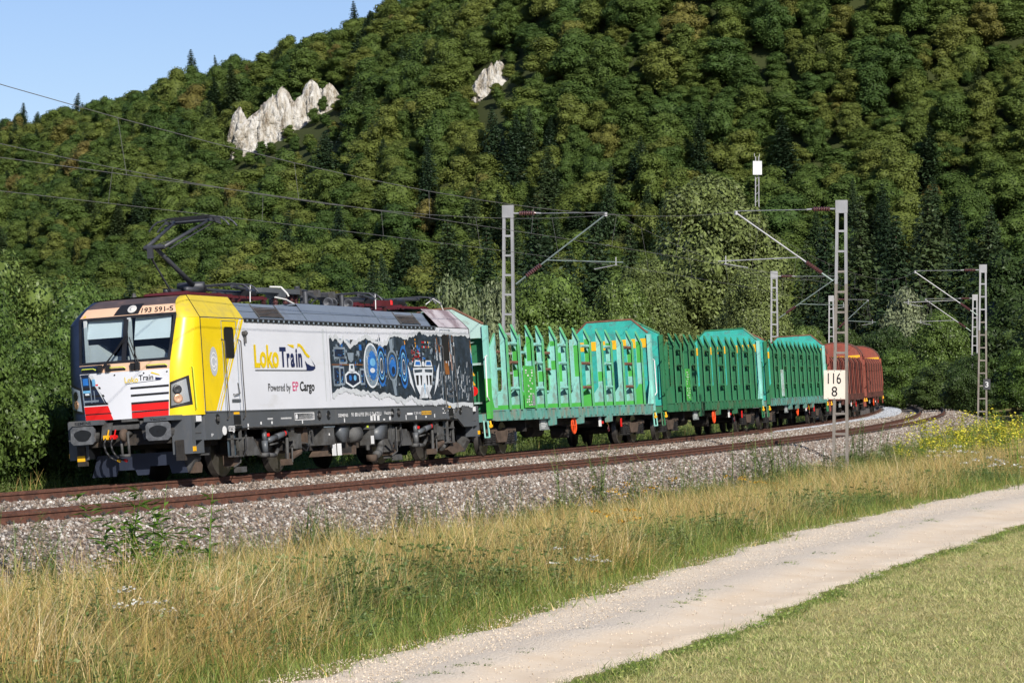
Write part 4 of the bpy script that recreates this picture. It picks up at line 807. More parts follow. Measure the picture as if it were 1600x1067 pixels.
# ---- livery on the camera side
def livery():
    mb = MB(); side(mb, [(1.06, 1.43), (1.62, 1.43), (3.05, 3.41), (1.05, 3.41)], YELLOW, 1); side(mb, [(3.17, 3.41), (3.29, 3.41), (1.86, 1.43), (1.80, 1.43)], YELLOW, 1); side(mb, [(1.68, 1.43), (1.72, 1.43), (3.13, 3.38), (3.09, 3.38)], YELLOW, 1); mb.build('yellow_cab_side', loco)
    mb = MB(); side(mb, ell(1.61, 2.48, .2, .315), GREYD, 2); stext(mb, 'α', 1.47, 2.36, .42, TXT, .28, 0., 3); ring(mb, 1.61, 2.48, .15, .2, .88, TXT, 3); mb.build('round_badge', loco)
    mb = MB(); stext(mb, 'Loko', 3.74, 2.375, .68, YELLOW, 1.36, .035)
    for s, x, w in (('T', 5.16, .36), ('r', 5.56, .17), ('a', 5.77, .23), ('i', 6.08, .09), ('n', 6.22, .22)): stext(mb, s, x, 2.39, .6, LOGO_NAVY, w, .035)
    srect(mb, 3.76, 6.75, 2.285, 2.305, PBLACK, 3); side(mb, [(5.62, 2.885), (6.0, 2.875), (6.0, 2.80), (5.86, 2.82)], YELLOW, 3)
    side(mb, [(6.22, 2.91), (6.36, 2.905), (6.52, 2.84), (6.72, 2.70), (6.92, 2.62), (6.86, 2.585), (6.74, 2.60), (6.6, 2.68), (6.44, 2.80), (6.30, 2.85), (6.22, 2.80)], YELLOW, 3)
    side(mb, [(6.60, 2.52), (6.72, 2.45), (6.95, 2.40), (7.18, 2.385), (7.2, 2.345), (7.08, 2.30), (6.9, 2.285), (6.66, 2.285), (6.68, 2.36)], LOGO_NAVY, 3); side(mb, [(6.95, 2.57), (7.2, 2.40), (7.2, 2.385), (7.17, 2.39)], LOGO_NAVY, 3); mb.build('large_lettering', loco)
    mb = MB(); stext(mb, 'Powered by', 4.42, 1.83, .25, PBLACK, 1.26, .0); stext(mb, 'EP', 5.80, 1.83, .3, PINK, .33, .002); stext(mb, 'Cargo', 6.22, 1.83, .3, PBLACK, .86, .022); mb.build('sponsor_lettering', loco)
    # torn picture
    top = [(8.1, 3.02), (8.58, 3.04), (8.78, 2.92), (8.95, 2.97), (9.16, 2.95), (9.41, 2.81), (9.6, 2.88), (9.88, 2.93), (10.2, 3.03), (10.53, 3.05), (10.8, 3.0), (11.02, 2.95), (11.25, 2.94), (11.44, 2.89), (11.81, 2.91), (12.0, 3.05), (12.14, 3.12), (12.66, 3.15), (12.96, 3.09), (13.26, 3.08), (13.5, 3.15), (13.81, 3.17), (14.1, 3.28), (14.44, 3.24), (14.83, 3.17), (15.23, 3.24), (15.6, 3.19), (16.1, 3.24), (16.7, 3.2), (17.3, 3.24), (17.94, 3.18)]
    bot = [(8.2, 1.77), (8.45, 1.86), (8.62, 1.89), (9.0, 1.88), (9.29, 1.85), (9.64, 1.87), (9.9, 1.8), (10.26, 1.78), (10.83, 1.8), (11.25, 1.73), (11.83, 1.75), (12.26, 1.65), (12.93, 1.58), (13.1, 1.61), (13.33, 1.69), (13.77, 1.57), (14.54, 1.54), (15.26, 1.56), (15.8, 1.53), (16.5, 1.46), (17.94, 1.45)]
    rj = np.random.default_rng(3)
    def rough(p, n=4, a=.022):
        o = []
        for (x0, z0), (x1, z1) in zip(p[:-1], p[1:]):
            for i in range(n): u = i / n; o.append((x0 + (x1 - x0) * u, z0 + (z1 - z0) * u + (rj.normal(0, a) if i else 0)))
        return o + [p[-1]]
    T = rough(top); B = rough(bot); xs = np.linspace(8.14, 17.94, 240)
    tz = np.interp(xs, [p[0] for p in T], [p[1] for p in T]); bz = np.interp(xs, [p[0] for p in B], [p[1] for p in B])
    pt = .05 + .05 * np.abs(np.sin(xs * 3.1)) + rj.normal(0, .012, 240) + .035 * np.abs(np.sin(xs * 9)); pb = .05 + .06 * np.abs(np.sin(xs * 2.3 + 1)) + rj.normal(0, .012, 240) + .04 * np.abs(np.sin(xs * 7))
    def strip(mb, lo, hi, mat, layer): mb.grid([[(x, -(1.5 + .0035 * layer), z) for x, z in zip(xs, lo)], [(x, -(1.5 + .0035 * layer), z) for x, z in zip(xs, hi)]], mat)
    mb = MB(); strip(mb, bz - .02, tz + .02, ARTB, 1)
    for x, w, m in ((7.75, .10, PAPER), (7.87, .03, PLITE), (8.02, .025, GREYD)): side(mb, [(x, 1.60), (x + w * .4, 1.56), (x + w - .03, 3.28), (x - .03, 3.28)], m, 1)
    # background machinery
    for i in range(420):
        x = rj.uniform(8.25, 15.2); w = rj.uniform(.03, .22); h = rj.uniform(.015, .16); z = rj.uniform(1.85, 2.95); 
        if 10.2 < x < 13.2 and rj.random() < .5: w *= .3; h *= 2.4
        srect(mb, x, x + w, z, z + h, [PDK, PDK, NAVY, PGREY, PDK, NAVY, PDK, PBLACK, PBLACK, PGREY, PBLUE][rj.integers(0, 11)], 2)
    for x0, x1, z0, z1 in ((8.42, 9.02, 2.62, 2.80), (8.74, 9.1, 2.5, 2.58), (8.32, 8.62, 1.98, 2.36), (8.72, 8.9, 2.0, 2.34), (10.02, 10.2, 2.0, 2.3)):
        srect(mb, x0 - .06, x1 + .06, z0 - .05, z1 + .05, PGREY, 3); srect(mb, x0, x1, z0, z1, NAVY, 4)
        for k in range(7): u = rj.uniform(x0, x1 - .06); v = rj.uniform(z0, z1 - .04); srect(mb, u, u + rj.uniform(.02, .07), v, v + rj.uniform(.01, .04), [PBLUE, PSKY, PBLUE][rj.integers(0, 3)], 5)
    srect(mb, 8.2, 10.2, 2.425, 2.445, PBRN, 3)
    side(mb, [(9.2, 2.72), (9.62, 2.72), (9.58, 2.55), (9.42, 2.48), (9.28, 2.55)], PGREY, 3); side(mb, [(9.3, 2.45), (9.58, 2.45), (9.62, 2.3), (9.44, 2.22), (9.24, 2.3)], PLITE, 4); side(mb, [(9.36, 2.42), (9.52, 2.42), (9.5, 2.34), (9.38, 2.34)], PDK, 5)
    side(mb, [(8.98, 2.2), (9.2, 2.28), (9.7, 2.28), (9.92, 2.2), (9.95, 2.0), (9.45, 1.88), (9.0, 2.0)], PLITE, 4); side(mb, [(9.05, 2.17), (9.22, 2.23), (9.68, 2.23), (9.86, 2.17), (9.88, 2.03), (9.45, 1.93), (9.07, 2.03)], NAVY, 5); side(mb, ell(9.3, 2.12, .09, .07, 10), PBLUE, 6); side(mb, ell(9.6, 2.12, .09, .07, 10), PSKY, 6)
    # rings of light
    side(mb, ell(10.73, 2.42, .50, .55), PLITE, 4); side(mb, ell(10.74, 2.42, .45, .50), PGREY, 5); side(mb, ell(10.78, 2.42, .3, .36), PBLUE, 6); side(mb, ell(10.8, 2.5, .18, .10), PSKY, 7); side(mb, ell(10.76, 2.3, .16, .06), PLITE, 7)
    for k in range(70): a = rj.uniform(0, 6.28); q = rj.uniform(.6, .95); x = 10.74 + .44 * q * math.cos(a); z = 2.42 + .49 * q * math.sin(a); srect(mb, x, x + .035, z, z + .018, [PLITE, PDK, PSKY][rj.integers(0, 3)], 7)
    for cx, rx, rz, mats in ((11.4, .32, .52, (PBLUE, NAVY, PSKY, PBLUE, PLITE)), (11.68, .12, .3, (PGREY, NAVY, PBLUE)), (12.15, .38, .40, (PGREY, PDK, PBLUE, PGREY, PDK)), (12.93, .30, .54, (PBLUE, NAVY, PSKY, PBLUE, PLITE, PBLUE)), (12.62, .10, .24, (PSKY, NAVY))):
        for k, m in enumerate(mats): ring(mb, cx, 2.42 - .03 * (cx > 12.5), rx * (1 - .17 * k), rz * (1 - .16 * k), .84, m, 4 + k % 2)
    side(mb, ell(12.15, 2.38, .2, .2), PBLUE, 6); side(mb, ell(12.17, 2.3, .12, .1), NAVY, 7); side(mb, [(12.0, 3.05), (12.25, 3.1), (12.22, 2.75), (12.05, 2.75)], PGREY, 3); side(mb, [(12.05, 2.05), (12.3, 2.05), (12.35, 1.68), (12.2, 1.68)], PGREY, 3)
    for x, z, m in ((13.05, 3.0, PORG), (13.06, 2.95, PORG), (13.8, 3.06, PORG), (13.8, 2.97, PORG), (13.82, 2.9, SIGNAL_Y), (14.3, 3.0, REDP), (14.4, 3.0, REDP), (14.52, 3.0, PLITE), (14.72, 3.0, PORG), (14.3, 2.88, REDP), (14.42, 2.88, PLITE), (14.56, 2.88, REDP), (14.74, 2.88, PORG)): srect(mb, x, x + .055, z, z + .045, m, 4)
    for k in range(40): x = rj.uniform(13.5, 14.1); z = rj.uniform(2.5, 2.85); srect(mb, x, x + .05, z, z + .03, [PGREY, PBRN, REDP, PLITE][rj.integers(0, 4)], 4)
    # pale craft
    side(mb, [(13.3, 2.0), (13.18, 2.45), (13.32, 2.3), (13.62, 1.75), (13.7, 1.68)], PLITE, 5); side(mb, [(15.35, 2.0), (15.5, 2.5), (15.28, 2.3), (15.02, 1.75), (14.95, 1.66)], PLITE, 5); side(mb, [(13.55, 2.36), (15.0, 2.38), (14.98, 2.24), (14.85, 1.9), (14.5, 1.6), (14.05, 1.6), (13.7, 1.9), (13.56, 2.24)], PLITE, 6)
    for x0, x1 in ((13.72, 13.92), (14.02, 14.16), (14.46, 14.6), (14.68, 14.86)): side(mb, [(x0, 2.18), (x1, 2.18), (x1 - .03, 1.93), (x0 + .04, 1.93)], PBLACK, 7)
    for x0 in (13.72, 14.5): side(mb, [(x0, 2.56), (x0 + .38, 2.56), (x0 + .48, 2.40), (x0 - .1, 2.40)], PLITE, 5); side(mb, [(x0 + .05, 2.53), (x0 + .34, 2.53), (x0 + .38, 2.44), (x0 + .0, 2.44)], PBLUE, 6)
    side(mb, ell(14.3, 2.47, .1, .07, 12), PLITE, 6); side(mb, [(13.62, 2.32), (14.2, 2.33), (14.18, 2.26), (13.64, 2.24)], PDK, 7); side(mb, [(14.38, 2.33), (14.94, 2.33), (14.92, 2.25), (14.4, 2.26)], PDK, 7); side(mb, [(14.2, 2.2), (14.38, 2.2), (14.34, 1.62), (14.24, 1.62)], PLITE, 8); side(mb, [(14.26, 1.95), (14.33, 1.95), (14.31, 1.7), (14.28, 1.7)], PSKY, 9)
    for sgn, cx in ((-1, 13.98), (1, 14.62)): side(mb, [(cx - .3 * sgn, 1.85), (cx - .12 * sgn, 1.9), (cx + .12 * sgn, 1.6), (cx - .02 * sgn, 1.57)][:: 1 if sgn > 0 else -1], GREYD, 8); srect(mb, cx - .32 * sgn - .05, cx - .32 * sgn + .05, 1.9, 1.98, LOGO_NAVY, 8)
    # rear cab: streaks of light, galaxy on the corner
    for k in range(110): x = rj.uniform(15.3, 17.8); z = rj.uniform(1.5, 2.4); L_ = rj.uniform(.1, .5); a = rj.uniform(-.5, .5) + .9; dx, dz = L_ * math.cos(a) * .5, L_ * math.sin(a); side(mb, [(x, z), (x + .025, z), (x + .025 + dx * .4, z + dz * .6), (x + dx * .4, z + dz * .6)], [PLITE, PGREY, PDK, PLITE][rj.integers(0, 4)], 3)
    for k in range(60): x = rj.uniform(15.25, 16.7); z = rj.uniform(2.4, 3.12); side(mb, [(x, z), (x + .05, z), (x + .03, z + rj.uniform(.1, .3)), (x - .02, z + .2)], [PLITE, PLITE, PGREY, PDK, PBRN][rj.integers(0, 5)], 3)
    side(mb, [(15.85, 2.5), (16.2, 2.5), (16.25, 2.2), (15.95, 2.2)], PBRN, 4); side(mb, [(16.36, 2.75), (16.46, 2.72), (16.5, 2.3), (16.42, 2.3)], PBRN, 4)
    strip(mb, tz - .0, tz + pt, PAPER, 4); strip(mb, bz - pb, bz + .0, PAPER, 4); mb.build('torn_picture', loco, False, 'torn paper print showing blue light rings and a pale craft')
    mb = MB()
    for z0, z1, m in ((2.35, 2.5, PBLUE), (2.5, 2.62, PSKY), (2.62, 2.72, PLITE), (2.72, 2.82, PORG), (2.82, 2.95, PBRN), (2.95, 3.1, NAVY)): cab_patch(mb, [(-1.95, z0 + .18), (-1.25, z0 - .2), (-1.3, z1 - .2), (-1.95, z1 + .18)], m, .006, 8, 2, True)
    rj2 = np.random.default_rng(9)
    for k in range(60): a = rj2.uniform(-1.95, -1.2); z = rj2.uniform(1.5, 3.25); cab_patch(mb, rect(a, a + .03, z, z + rj2.uniform(.01, .06 if z > 2.3 else .3)), [PLITE, PGREY, PSKY, PDK][rj2.integers(0, 4)], .008, 1, 1, True)
    cab_patch(mb, [(-2, 3.2), (-1.02, 3.22), (-1.02, 3.42), (-2, 3.42)], PAPER, .007, 8, 1, True); mb.build('galaxy_picture', loco)
livery()
# ---- doors, handrails, windows
def doors():
    for x0, flip in ((2.18, 0), (15.78, 1)):
        mb = MB(); side(mb, [(x0, 2.58), (x0 + .06, 2.56), (x0 + .46, 2.56), (x0 + .5, 2.6), (x0 + .5, 3.18), (x0 + .44, 3.23), (x0 + .05, 3.23), (x0, 3.18)], BLACK, 6); mb.build('door_window', loco)
        mb = MB(); y = -1.512
        for a, b in (((x0 - .1, 1.43), (x0 - .1, 3.36)), ((x0 - .1, 3.36), (x0 + .66, 3.36)), ((x0 + .66, 3.36), (x0 + .66, 1.43))): mb.tube((a[0], y, a[1]), (b[0], y, b[1]), .006, PGREY, 4)
        mb.build('door_seam', loco); MB().path([(x0 + .34, -1.51, 1.78), (x0 + .34, -1.55, 1.76), (x0 + .6, -1.55, 1.79), (x0 + .6, -1.51, 2.02)], .012, DUSTY, 5).build('door_handle', loco); mb = MB(); srect(mb, x0 + .25, x0 + .7, 1.6, 1.67, SKIRT, 5); mb.build('door_sill', loco)
        for x in (x0 - .12, x0 + .73): MB().path([(x, -1.5, 2.97), (x, -1.58, 2.92), (x + .02, -1.58, 2.0), (x + .05, -1.58, 1.3), (x + .05, -1.52, 1.24)], .014, TREAD, 6).build('handrail', loco)
    MB().lathe((3.2, -1.5, 3.1), (0, -1, 0), [(0, .05), (.09, .06), (.12, .03)], DUSTY, 10).tube((3.23, -1.55, 3.08), (3.23, -1.55, 2.88), .03, DUSTY).build('side_camera', loco)
doors()
# ---- skirt with its lettering
def skirt():
    for sg in (-1, 1): MB().prism([(1.02, 1.42), (1.02, .82), (1.75, .82), (1.95, .92), (2.21, 1.04), (3.3, 1.04), (16.75, 1.04), (17.2, .82), (17.95, .82), (17.95, 1.42)], 'y', sg * 1.49, sg * 1.435, SKIRT).build('skirt', loco)
    MB().box(1.03, 17.94, -1.506, -1.492, 1.395, 1.425, SKIRT).box(3.2, 15.9, -1.50, -1.492, 1.035, 1.06, DUSTY).build('skirt_ledge', loco)
    mb = MB(); Y = -1.494
    def R_(x0, x1, z0, z1, m): mb.poly([(x0, Y, z0), (x1, Y, z0), (x1, Y, z1), (x0, Y, z1)], m)
    def T_(s, x, z, h, w, m=TXT, b=.01): mb.text(s, lambda u, v: (x + u, Y - .002, z + v), m, h, 1, b, 'LEFT', w)
    T_('SIEMENS', 8.45, 1.2, .105, .62, TXT, .02); T_('91 80 6193 591-5 D-ATLU', 9.28, 1.2, .13, 1.95, TXT, .015); T_('Vectron', 11.42, 1.22, .12, .58)
    R_(13.0, 13.4, 1.19, 1.24, TXT); mb.text('IC EN AG', lambda u, v: (13.5 + u, Y - .002, 1.2 + v), TXT, .08, 1, .01, 'LEFT', .5); R_(14.05, 14.75, 1.18, 1.27, SIGNAL_Y); T_('MANNHEIM', 14.08, 1.195, .085, .64, SKIRT, .01)
    R_(5.85, 7.0, 1.16, 1.33, TXT); R_(5.88, 6.97, 1.175, 1.315, SKIRT)
    for k in range(3): R_(6.1, 6.6, 1.19 + .04 * k, 1.205 + .04 * k, TXT)
    mb.poly([(x, Y - .001, z) for x, z in ell(5.96, 1.245, .06, .06, 12)], TXT)
    for k in range(4): R_(6.7, 6.92, 1.185 + .03 * k, 1.2 + .03 * k, PGREY)
    for x in (4.3, 5.05, 5.35): T_('mmm', x, 1.2, .07, .3, TXT, .03)
    for x, z, w, h in ((2.42, .93, .07, .13), (3.2, .99, .07, .12), (6.25, 1.06, .06, .1), (8.8, 1.05, .06, .1), (10.5, 1.06, .15, .12), (10.72, 1.06, .13, .16), (10.95, 1.06, .15, .12), (11.35, 1.06, .12, .04), (11.75, 1.06, .12, .09), (12.9, 1.05, .05, .12), (13.6, 1.05, .07, .1), (14.3, 1.08, .1, .05), (14.95, 1.08, .07, .09), (3.9, 1.08, .08, .06), (4.5, 1.08, .08, .06)): R_(x, x + w, z + .02, z + h + .02, TXT)
    mb.poly([(x, Y - .001, z) for x, z in ell(1.98, 1.0, .12, .1, 10)], TXT); R_(2.2, 2.52, .98, 1.09, TXT); R_(2.22, 2.5, .995, 1.075, SKIRT); T_('1 1', 2.26, 1.0, .08, .2); T_('P', 1.3, .88, .1, .1)
    r_ = np.random.default_rng(4)
    for k in range(20): x = 15.6 + r_.integers(0, 7) * .13; z = 1.08 + r_.integers(0, 6) * .055; R_(x, x + .09, z, z + .03, TXT)
    mb.build('skirt_lettering', loco)
    for x in (1.66, 7.3, 7.86, 12.0, 12.42, 16.95): MB().lathe((x, -1.49, 1.25), (0, -1, 0), [(0, .115), (.012, .11), (.013, .085), (.002, .08), (.002, .001)], PBLACK, 14).build('lifting_point', loco)
    for x in (1.66, 7.3, 12.42): MB().lathe((x, -1.50, 1.25), (0, -1, 0), [(0, .06), (.03, .055), (.035, .02)], DUSTY, 8).build('lifting_bolt', loco)
    for x in (2.5, 16.05):
        MB().box(x, x + .36, -1.50, -1.47, 1.12, 1.32, PBLACK).build('step_hole', loco); MB().box(x + .04, x + .36, -1.56, -1.47, 1.09, 1.115, DUSTY).build('step_tread', loco); MB().box(x + .02, x + .3, -1.498, -1.49, 1.34, 1.39, SIGNAL_Y).build('step_marker', loco)
        m = MB(); x1 = x + .02; m.box(x1, x1 + .04, -1.44, -1.38, .42, 1.03, DUSTY); m.box(x1 + .42, x1 + .46, -1.44, -1.38, .42, 1.03, DUSTY)
        for z in (.42, .80): m.box(x1, x1 + .46, -1.46, -1.3, z, z + .03, DUSTY)
        m.box(x1 + .04, x1 + .42, -1.3, -1.28, .44, 1.0, PDK); m.build('step_ladder', loco)
skirt()
# ---- front end: corner steps, buffers, hook, hoses, plough
def ends():
    for rear in (False, True):
        Q = (lambda x: LL - x) if rear else (lambda x: x)
        for sg in (-1, 1):
            m = MB(); y0, y1 = sg * .98, sg * 1.44; yo = sg * 1.455
            m.box(Q(.46), Q(1.01), y0, sg * 1.26, .56, 1.35, PBLACK)  # black back block: the shade inside the step openings is painted in
            for a, b, z0, z1 in ((.45, .62, .55, 1.36), (.95, 1.02, .55, 1.36), (.62, .95, .55, .60), (.62, .95, .83, .96), (.62, .95, 1.2, 1.36)): m.box(Q(a), Q(b), sg * 1.24, y1, z0, z1, SKIRT)
            m.box(Q(.45), Q(.46), y0, sg * 1.24, .55, 1.36, SKIRT)
            m.build('corner_step', loco)
            MB().box(Q(.455), Q(.6), sg * 1.44, yo, .60, .70, SIGNAL_Y).build('warning_plate', loco); MB().box(Q(.70), Q(.93), sg * 1.44, yo, 1.22, 1.34, TXT).build('data_plate', loco)
            for z in (1.1, .72): MB().box(Q(.64), Q(.94), sg * 1.28, sg * 1.43, z - .13, z - .11, DUSTY).build('step_tread', loco)
            rr = [(sg * .875 + a, 1.06 + b) for a, b in ((-.28, -.13), (-.22, -.19), (.22, -.19), (.28, -.13), (.28, .13), (.22, .19), (-.22, .19), (-.28, .13))]
            b = MB().prism(rr, 'x', Q(0), Q(.05), BUFF).lathe((Q(.05), sg * .875, 1.06), (-1 if rear else 1, 0, 0), [(0, .12), (.22, .12), (.24, .17), (.5, .18)], DUSTY, 14).build('buffer', loco)
            MB().poly([(Q(-.003), sg * .875 + .2 * math.cos(a) * (1 + .12 * math.sin(3 * a)), 1.06 + .125 * math.sin(a)) for a in np.linspace(0, 6.283, 18)[:-1]], GREASE).build('grease_patch', b)
            s = MB().box(Q(.06), Q(.5), sg * .875 - .36, sg * .875 + .34, 1.27, 1.375, SKIRT).build('buffer_step', loco)
            if not rear: MB().text('SIEMENS' if sg > 0 else 'Vectron', lambda u, v: (.055, sg * .875 + .2 - u, 1.29 + v), PBLACK, .085, 1, .01, 'LEFT', .38).build('embossed_name', s)
            MB().prism([(sg * .6, .95), (sg * .55, 1.3), (sg * .32, 1.3), (sg * .4, .9)], 'x', Q(.3), Q(.34), DUSTY).build('buffer_bracket', loco)
            MB().box(Q(.4), Q(.55), sg * 1.15 - .1, sg * 1.15 + .08, .42, .85, DARK).build('guard_iron', loco)
            if sg > 0: MB().box(Q(.39), Q(.4), sg * 1.15 - .1, sg * 1.15 + .08, .52, .64, SIGNAL_Y).build('hazard_plate', loco)
        MB().box(Q(.5), Q(.62), -1.3, 1.3, .8, 1.36, DARK).box(Q(.35), Q(.5), -.5, .5, 1.14, 1.24, DUSTY).build('buffer_beam', loco)
        MB().box(Q(.3), Q(.5), -.25, .1, 1.3, 1.35, DUSTY).build('coupler_guard', loco)
        MB().tube((Q(.5), 0, 1.05), (Q(.2), 0, 1.05), .06, DUSTY).lathe((Q(.12), -.07, 1.02), (0, 1, 0), [(0, .13), (.06, .14), (.1, .12)], BROWNI, 12).tube((Q(.15), -.1, 1.08), (Q(.14), -.12, .62), .03, DUSTY).tube((Q(.15), .06, 1.0), (Q(.14), .04, .6), .03, DUSTY).box(Q(.1), Q(.18), -.14, .08, .56, .62, DUSTY).build('screw_coupling', loco, True)
        for k, (y, m) in enumerate(((.45, SIGNAL_Y), (.29, REDP))):
            MB().tube((Q(.4), y, 1.0), (Q(.22), y, 1.0), .04, m).box(Q(.2), Q(.3), y - .05, y + .05, .95, 1.04, m).tube((Q(.24), y - .04, 1.04), (Q(.24), y - .07, 1.15), .015, m).build('brake_cock', loco)
            MB().path([(Q(.22), y, .98), (Q(.16), y + .02, .85), (Q(.15), y - .02, .7), (Q(.18), y - .09, .58), (Q(.22), y - .17, .52), (Q(.25), y - .23, .5)], .024, HOSE, 7).lathe((Q(.25), y - .23, .5), (0, -1, -.3), [(0, .03), (.06, .035), (.08, .02)], m, 8).build('brake_hose', loco, True)
        p = MB().prism([(.98, .62), (1.12, .16), (.55, .16), (.5, .28), (.1, .28), (.05, .16), (-.2, .16), (-.25, .34), (-.7, .34), (-.75, .16), (-1.12, .16), (-.98, .62)], 'x', Q(.82), Q(.86), PLOUGH); p.prism([(-1.12, .16), (-1.3, .45), (-1.25, .55), (-.98, .62)], 'x', Q(.84), Q(1.15), DUSTY); p.build('snow_plough', loco)
        MB().prism([(.95, .14), (1.25, .14), (1.3, .30), (1.15, .42), (.95, .36)], 'y', -1.25, -1.05, BROWNI).box(.9, 1.3, -1.42, -1.18, .5, .54, DUSTY).build('rail_guard', loco) if not rear else None
ends()
# ---- bogies
def loco_bogie(x0):
    b = thing_part('bogie', loco)
    for dx in (-1.5, 1.5):
        w = MB()
        for sg in (-1, 1): w.lathe((x0 + dx, sg * .69, .625), (0, sg, 0), [(0, .66), (.03, .655), (.032, .625), (.13, .620), (.132, .54), (.10, .5), (.10, .2), (.16, .18), (.17, .01)], STEELW, 32)
        w.tube((x0 + dx, -.7, .625), (x0 + dx, .7, .625), .09, DARK); w.build('wheelset', b, True)
        MB().lathe((x0 + dx, -.825, .625), (0, -1, 0), [(0, .618), (.004, .612), (.005, .56), (.001, .555)], TREAD, 32).build('tyre_rim', b)
        MB().lathe((x0 + dx, -.9, .625), (0, -1, 0), [(0, .2), (.18, .19), (.2, .12), (.22, .1)], DARK, 12).box(x0 + dx - .25, x0 + dx + .25, -1.08, -.9, .5, .75, DARK).build('axle_box', b)
        for k in (-.32, .32): MB().lathe((x0 + dx + k, -1.0, .72), (0, 0, 1), [(0, .1), (.03, .1), (.06, .085), (.09, .1), (.12, .085), (.15, .1), (.18, .085), (.22, .1)], DARK, 10).build('coil_spring', b)
    f = MB()
    for sg in (-1, 1): f.prism([(x0 - 2.2, .82), (x0 - 2.2, .92), (x0 - .8, .92), (x0 - .5, .78), (x0 + .5, .78), (x0 + .8, .92), (x0 + 2.2, .92), (x0 + 2.2, .82), (x0 + .7, .74), (x0 + .45, .5), (x0 - .45, .5), (x0 - .7, .74)], 'y', sg * .92, sg * 1.12, DARK)
    f.box(x0 - .5, x0 + .5, -1., 1., .5, .8, DARK).box(x0 - 2.2, x0 - 2.05, -1, 1, .7, .9, DARK).box(x0 + 2.05, x0 + 2.2, -1, 1, .7, .9, DARK); f.build('bogie_frame', b)
    MB().prism([(x0 - 1.42, .84), (x0 - .98, .84), (x0 - .62, .46), (x0 - .72, .43), (x0 - 1.36, .43), (x0 - 1.45, .55)], 'y', -1.36, -1.14, DUSTY).tube((x0 - 1.25, -1.3, .82), (x0 - 1.25, -1.3, 1.03), .03, DUSTY).tube((x0 - .9, -1.37, .78), (x0 - .6, -1.37, .44), .012, TREAD, 4).build('sand_box', b)
    d = MB().tube((x0 - .32, -1.34, .48), (x0 - .32, -1.34, .74), .072, SKIRT, 10).tube((x0 - .32, -1.34, .74), (x0 - .32, -1.34, .93), .058, SKIRT, 10).box(x0 - .38, x0 - .26, -1.38, -1.3, .92, 1.03, DUSTY).build('vertical_damper', b, True); MB().box(x0 - .28, x0 - .2, -1.42, -1.39, .83, .90, REDP).build('damper_tag', d)
    d = MB().tube((x0 - .08, -1.32, .74), (x0 + .38, -1.32, .81), .062, SKIRT, 10).tube((x0 + .38, -1.32, .81), (x0 + .95, -1.32, .90), .07, SKIRT, 10).build('yaw_damper', b, True); MB().lathe((x0 + .78, -1.32, .875), (1, 0, .16), [(0, .074), (.05, .074)], REDP, 10).build('damper_tag', d)
    MB().prism([(x0 + .9, 1.03), (x0 + 1.3, 1.03), (x0 + 1.28, .72), (x0 + 1.16, .70), (x0 + 1.12, .92)], 'y', -1.38, -1.3, DUSTY).build('damper_bracket', b)
    MB().box(x0 - .45, x0 - .2, -1.4, -1.2, .38, .47, DUSTY).tube((x0 - .25, -1.35, .42), (x0 + .2, -1.35, .40), .05, DUSTY).tube((x0 + .2, -1.35, .40), (x0 + .42, -1.33, .52), .045, DUSTY).tube((x0 + .05, -1.3, .64), (x0 + .5, -1.3, .67), .022, DUSTY).build('link_arm', b, True)
    MB().lathe((x0 + 1.55, -1.1, .68), (0, -1, 0), [(0, .2), (.2, .2), (.24, .16)], DUSTY, 14).box(x0 + 1.38, x0 + 1.75, -1.35, -1.3, .52, .86, DUSTY).tube((x0 + 1.35, -1.25, .36), (x0 + 1.8, -1.25, .46), .09, BROWNI).build('gear_housing', b)
    MB().tube((x0 + 1.15, -1.25, .78), (x0 + 1.12, -1.25, .2), .04, DUSTY).box(x0 + 1.05, x0 + 1.3, -1.3, -1.1, .16, .3, BROWNI).tube((x0 + 1.3, -1.3, .55), (x0 + 1.28, -1.3, .22), .02, DUSTY).build('brake_rigging', b)
    MB().box(x0 - 1.95, x0 - 1.65, -1.3, -1.05, .22, .46, BROWNI).box(x0 - 1.85, x0 - 1.5, -1.4, -1.25, .08, .2, DUSTY).tube((x0 - 1.7, -1.36, .9), (x0 - 1.72, -1.36, .3), .018, DUSTY).tube((x0 - 1.72, -1.36, .3), (x0 - 1.95, -1.3, .2), .018, DUSTY).build('sand_pipe', b)
    MB().path([(x0 - 1.5, -1.42, .86), (x0 - 1.55, -1.45, .6), (x0 - 1.75, -1.44, .4)], .013, HOSE, 5).path([(x0 + 1.75, -1.35, .55), (x0 + 2.0, -1.36, .45), (x0 + 2.2, -1.36, .6), (x0 + 2.3, -1.34, .9)], .013, HOSE, 5).path([(x0 + 1.75, -1.35, .65), (x0 + 2.1, -1.38, .62), (x0 + 2.28, -1.36, .8)], .011, DUSTY, 5).build('cable_loop', b)
def thing_part(name, parent):
    o = bpy.data.objects.new(name, None); COL.objects.link(o); o.parent = parent; return o
loco_bogie(4.74); loco_bogie(14.24)
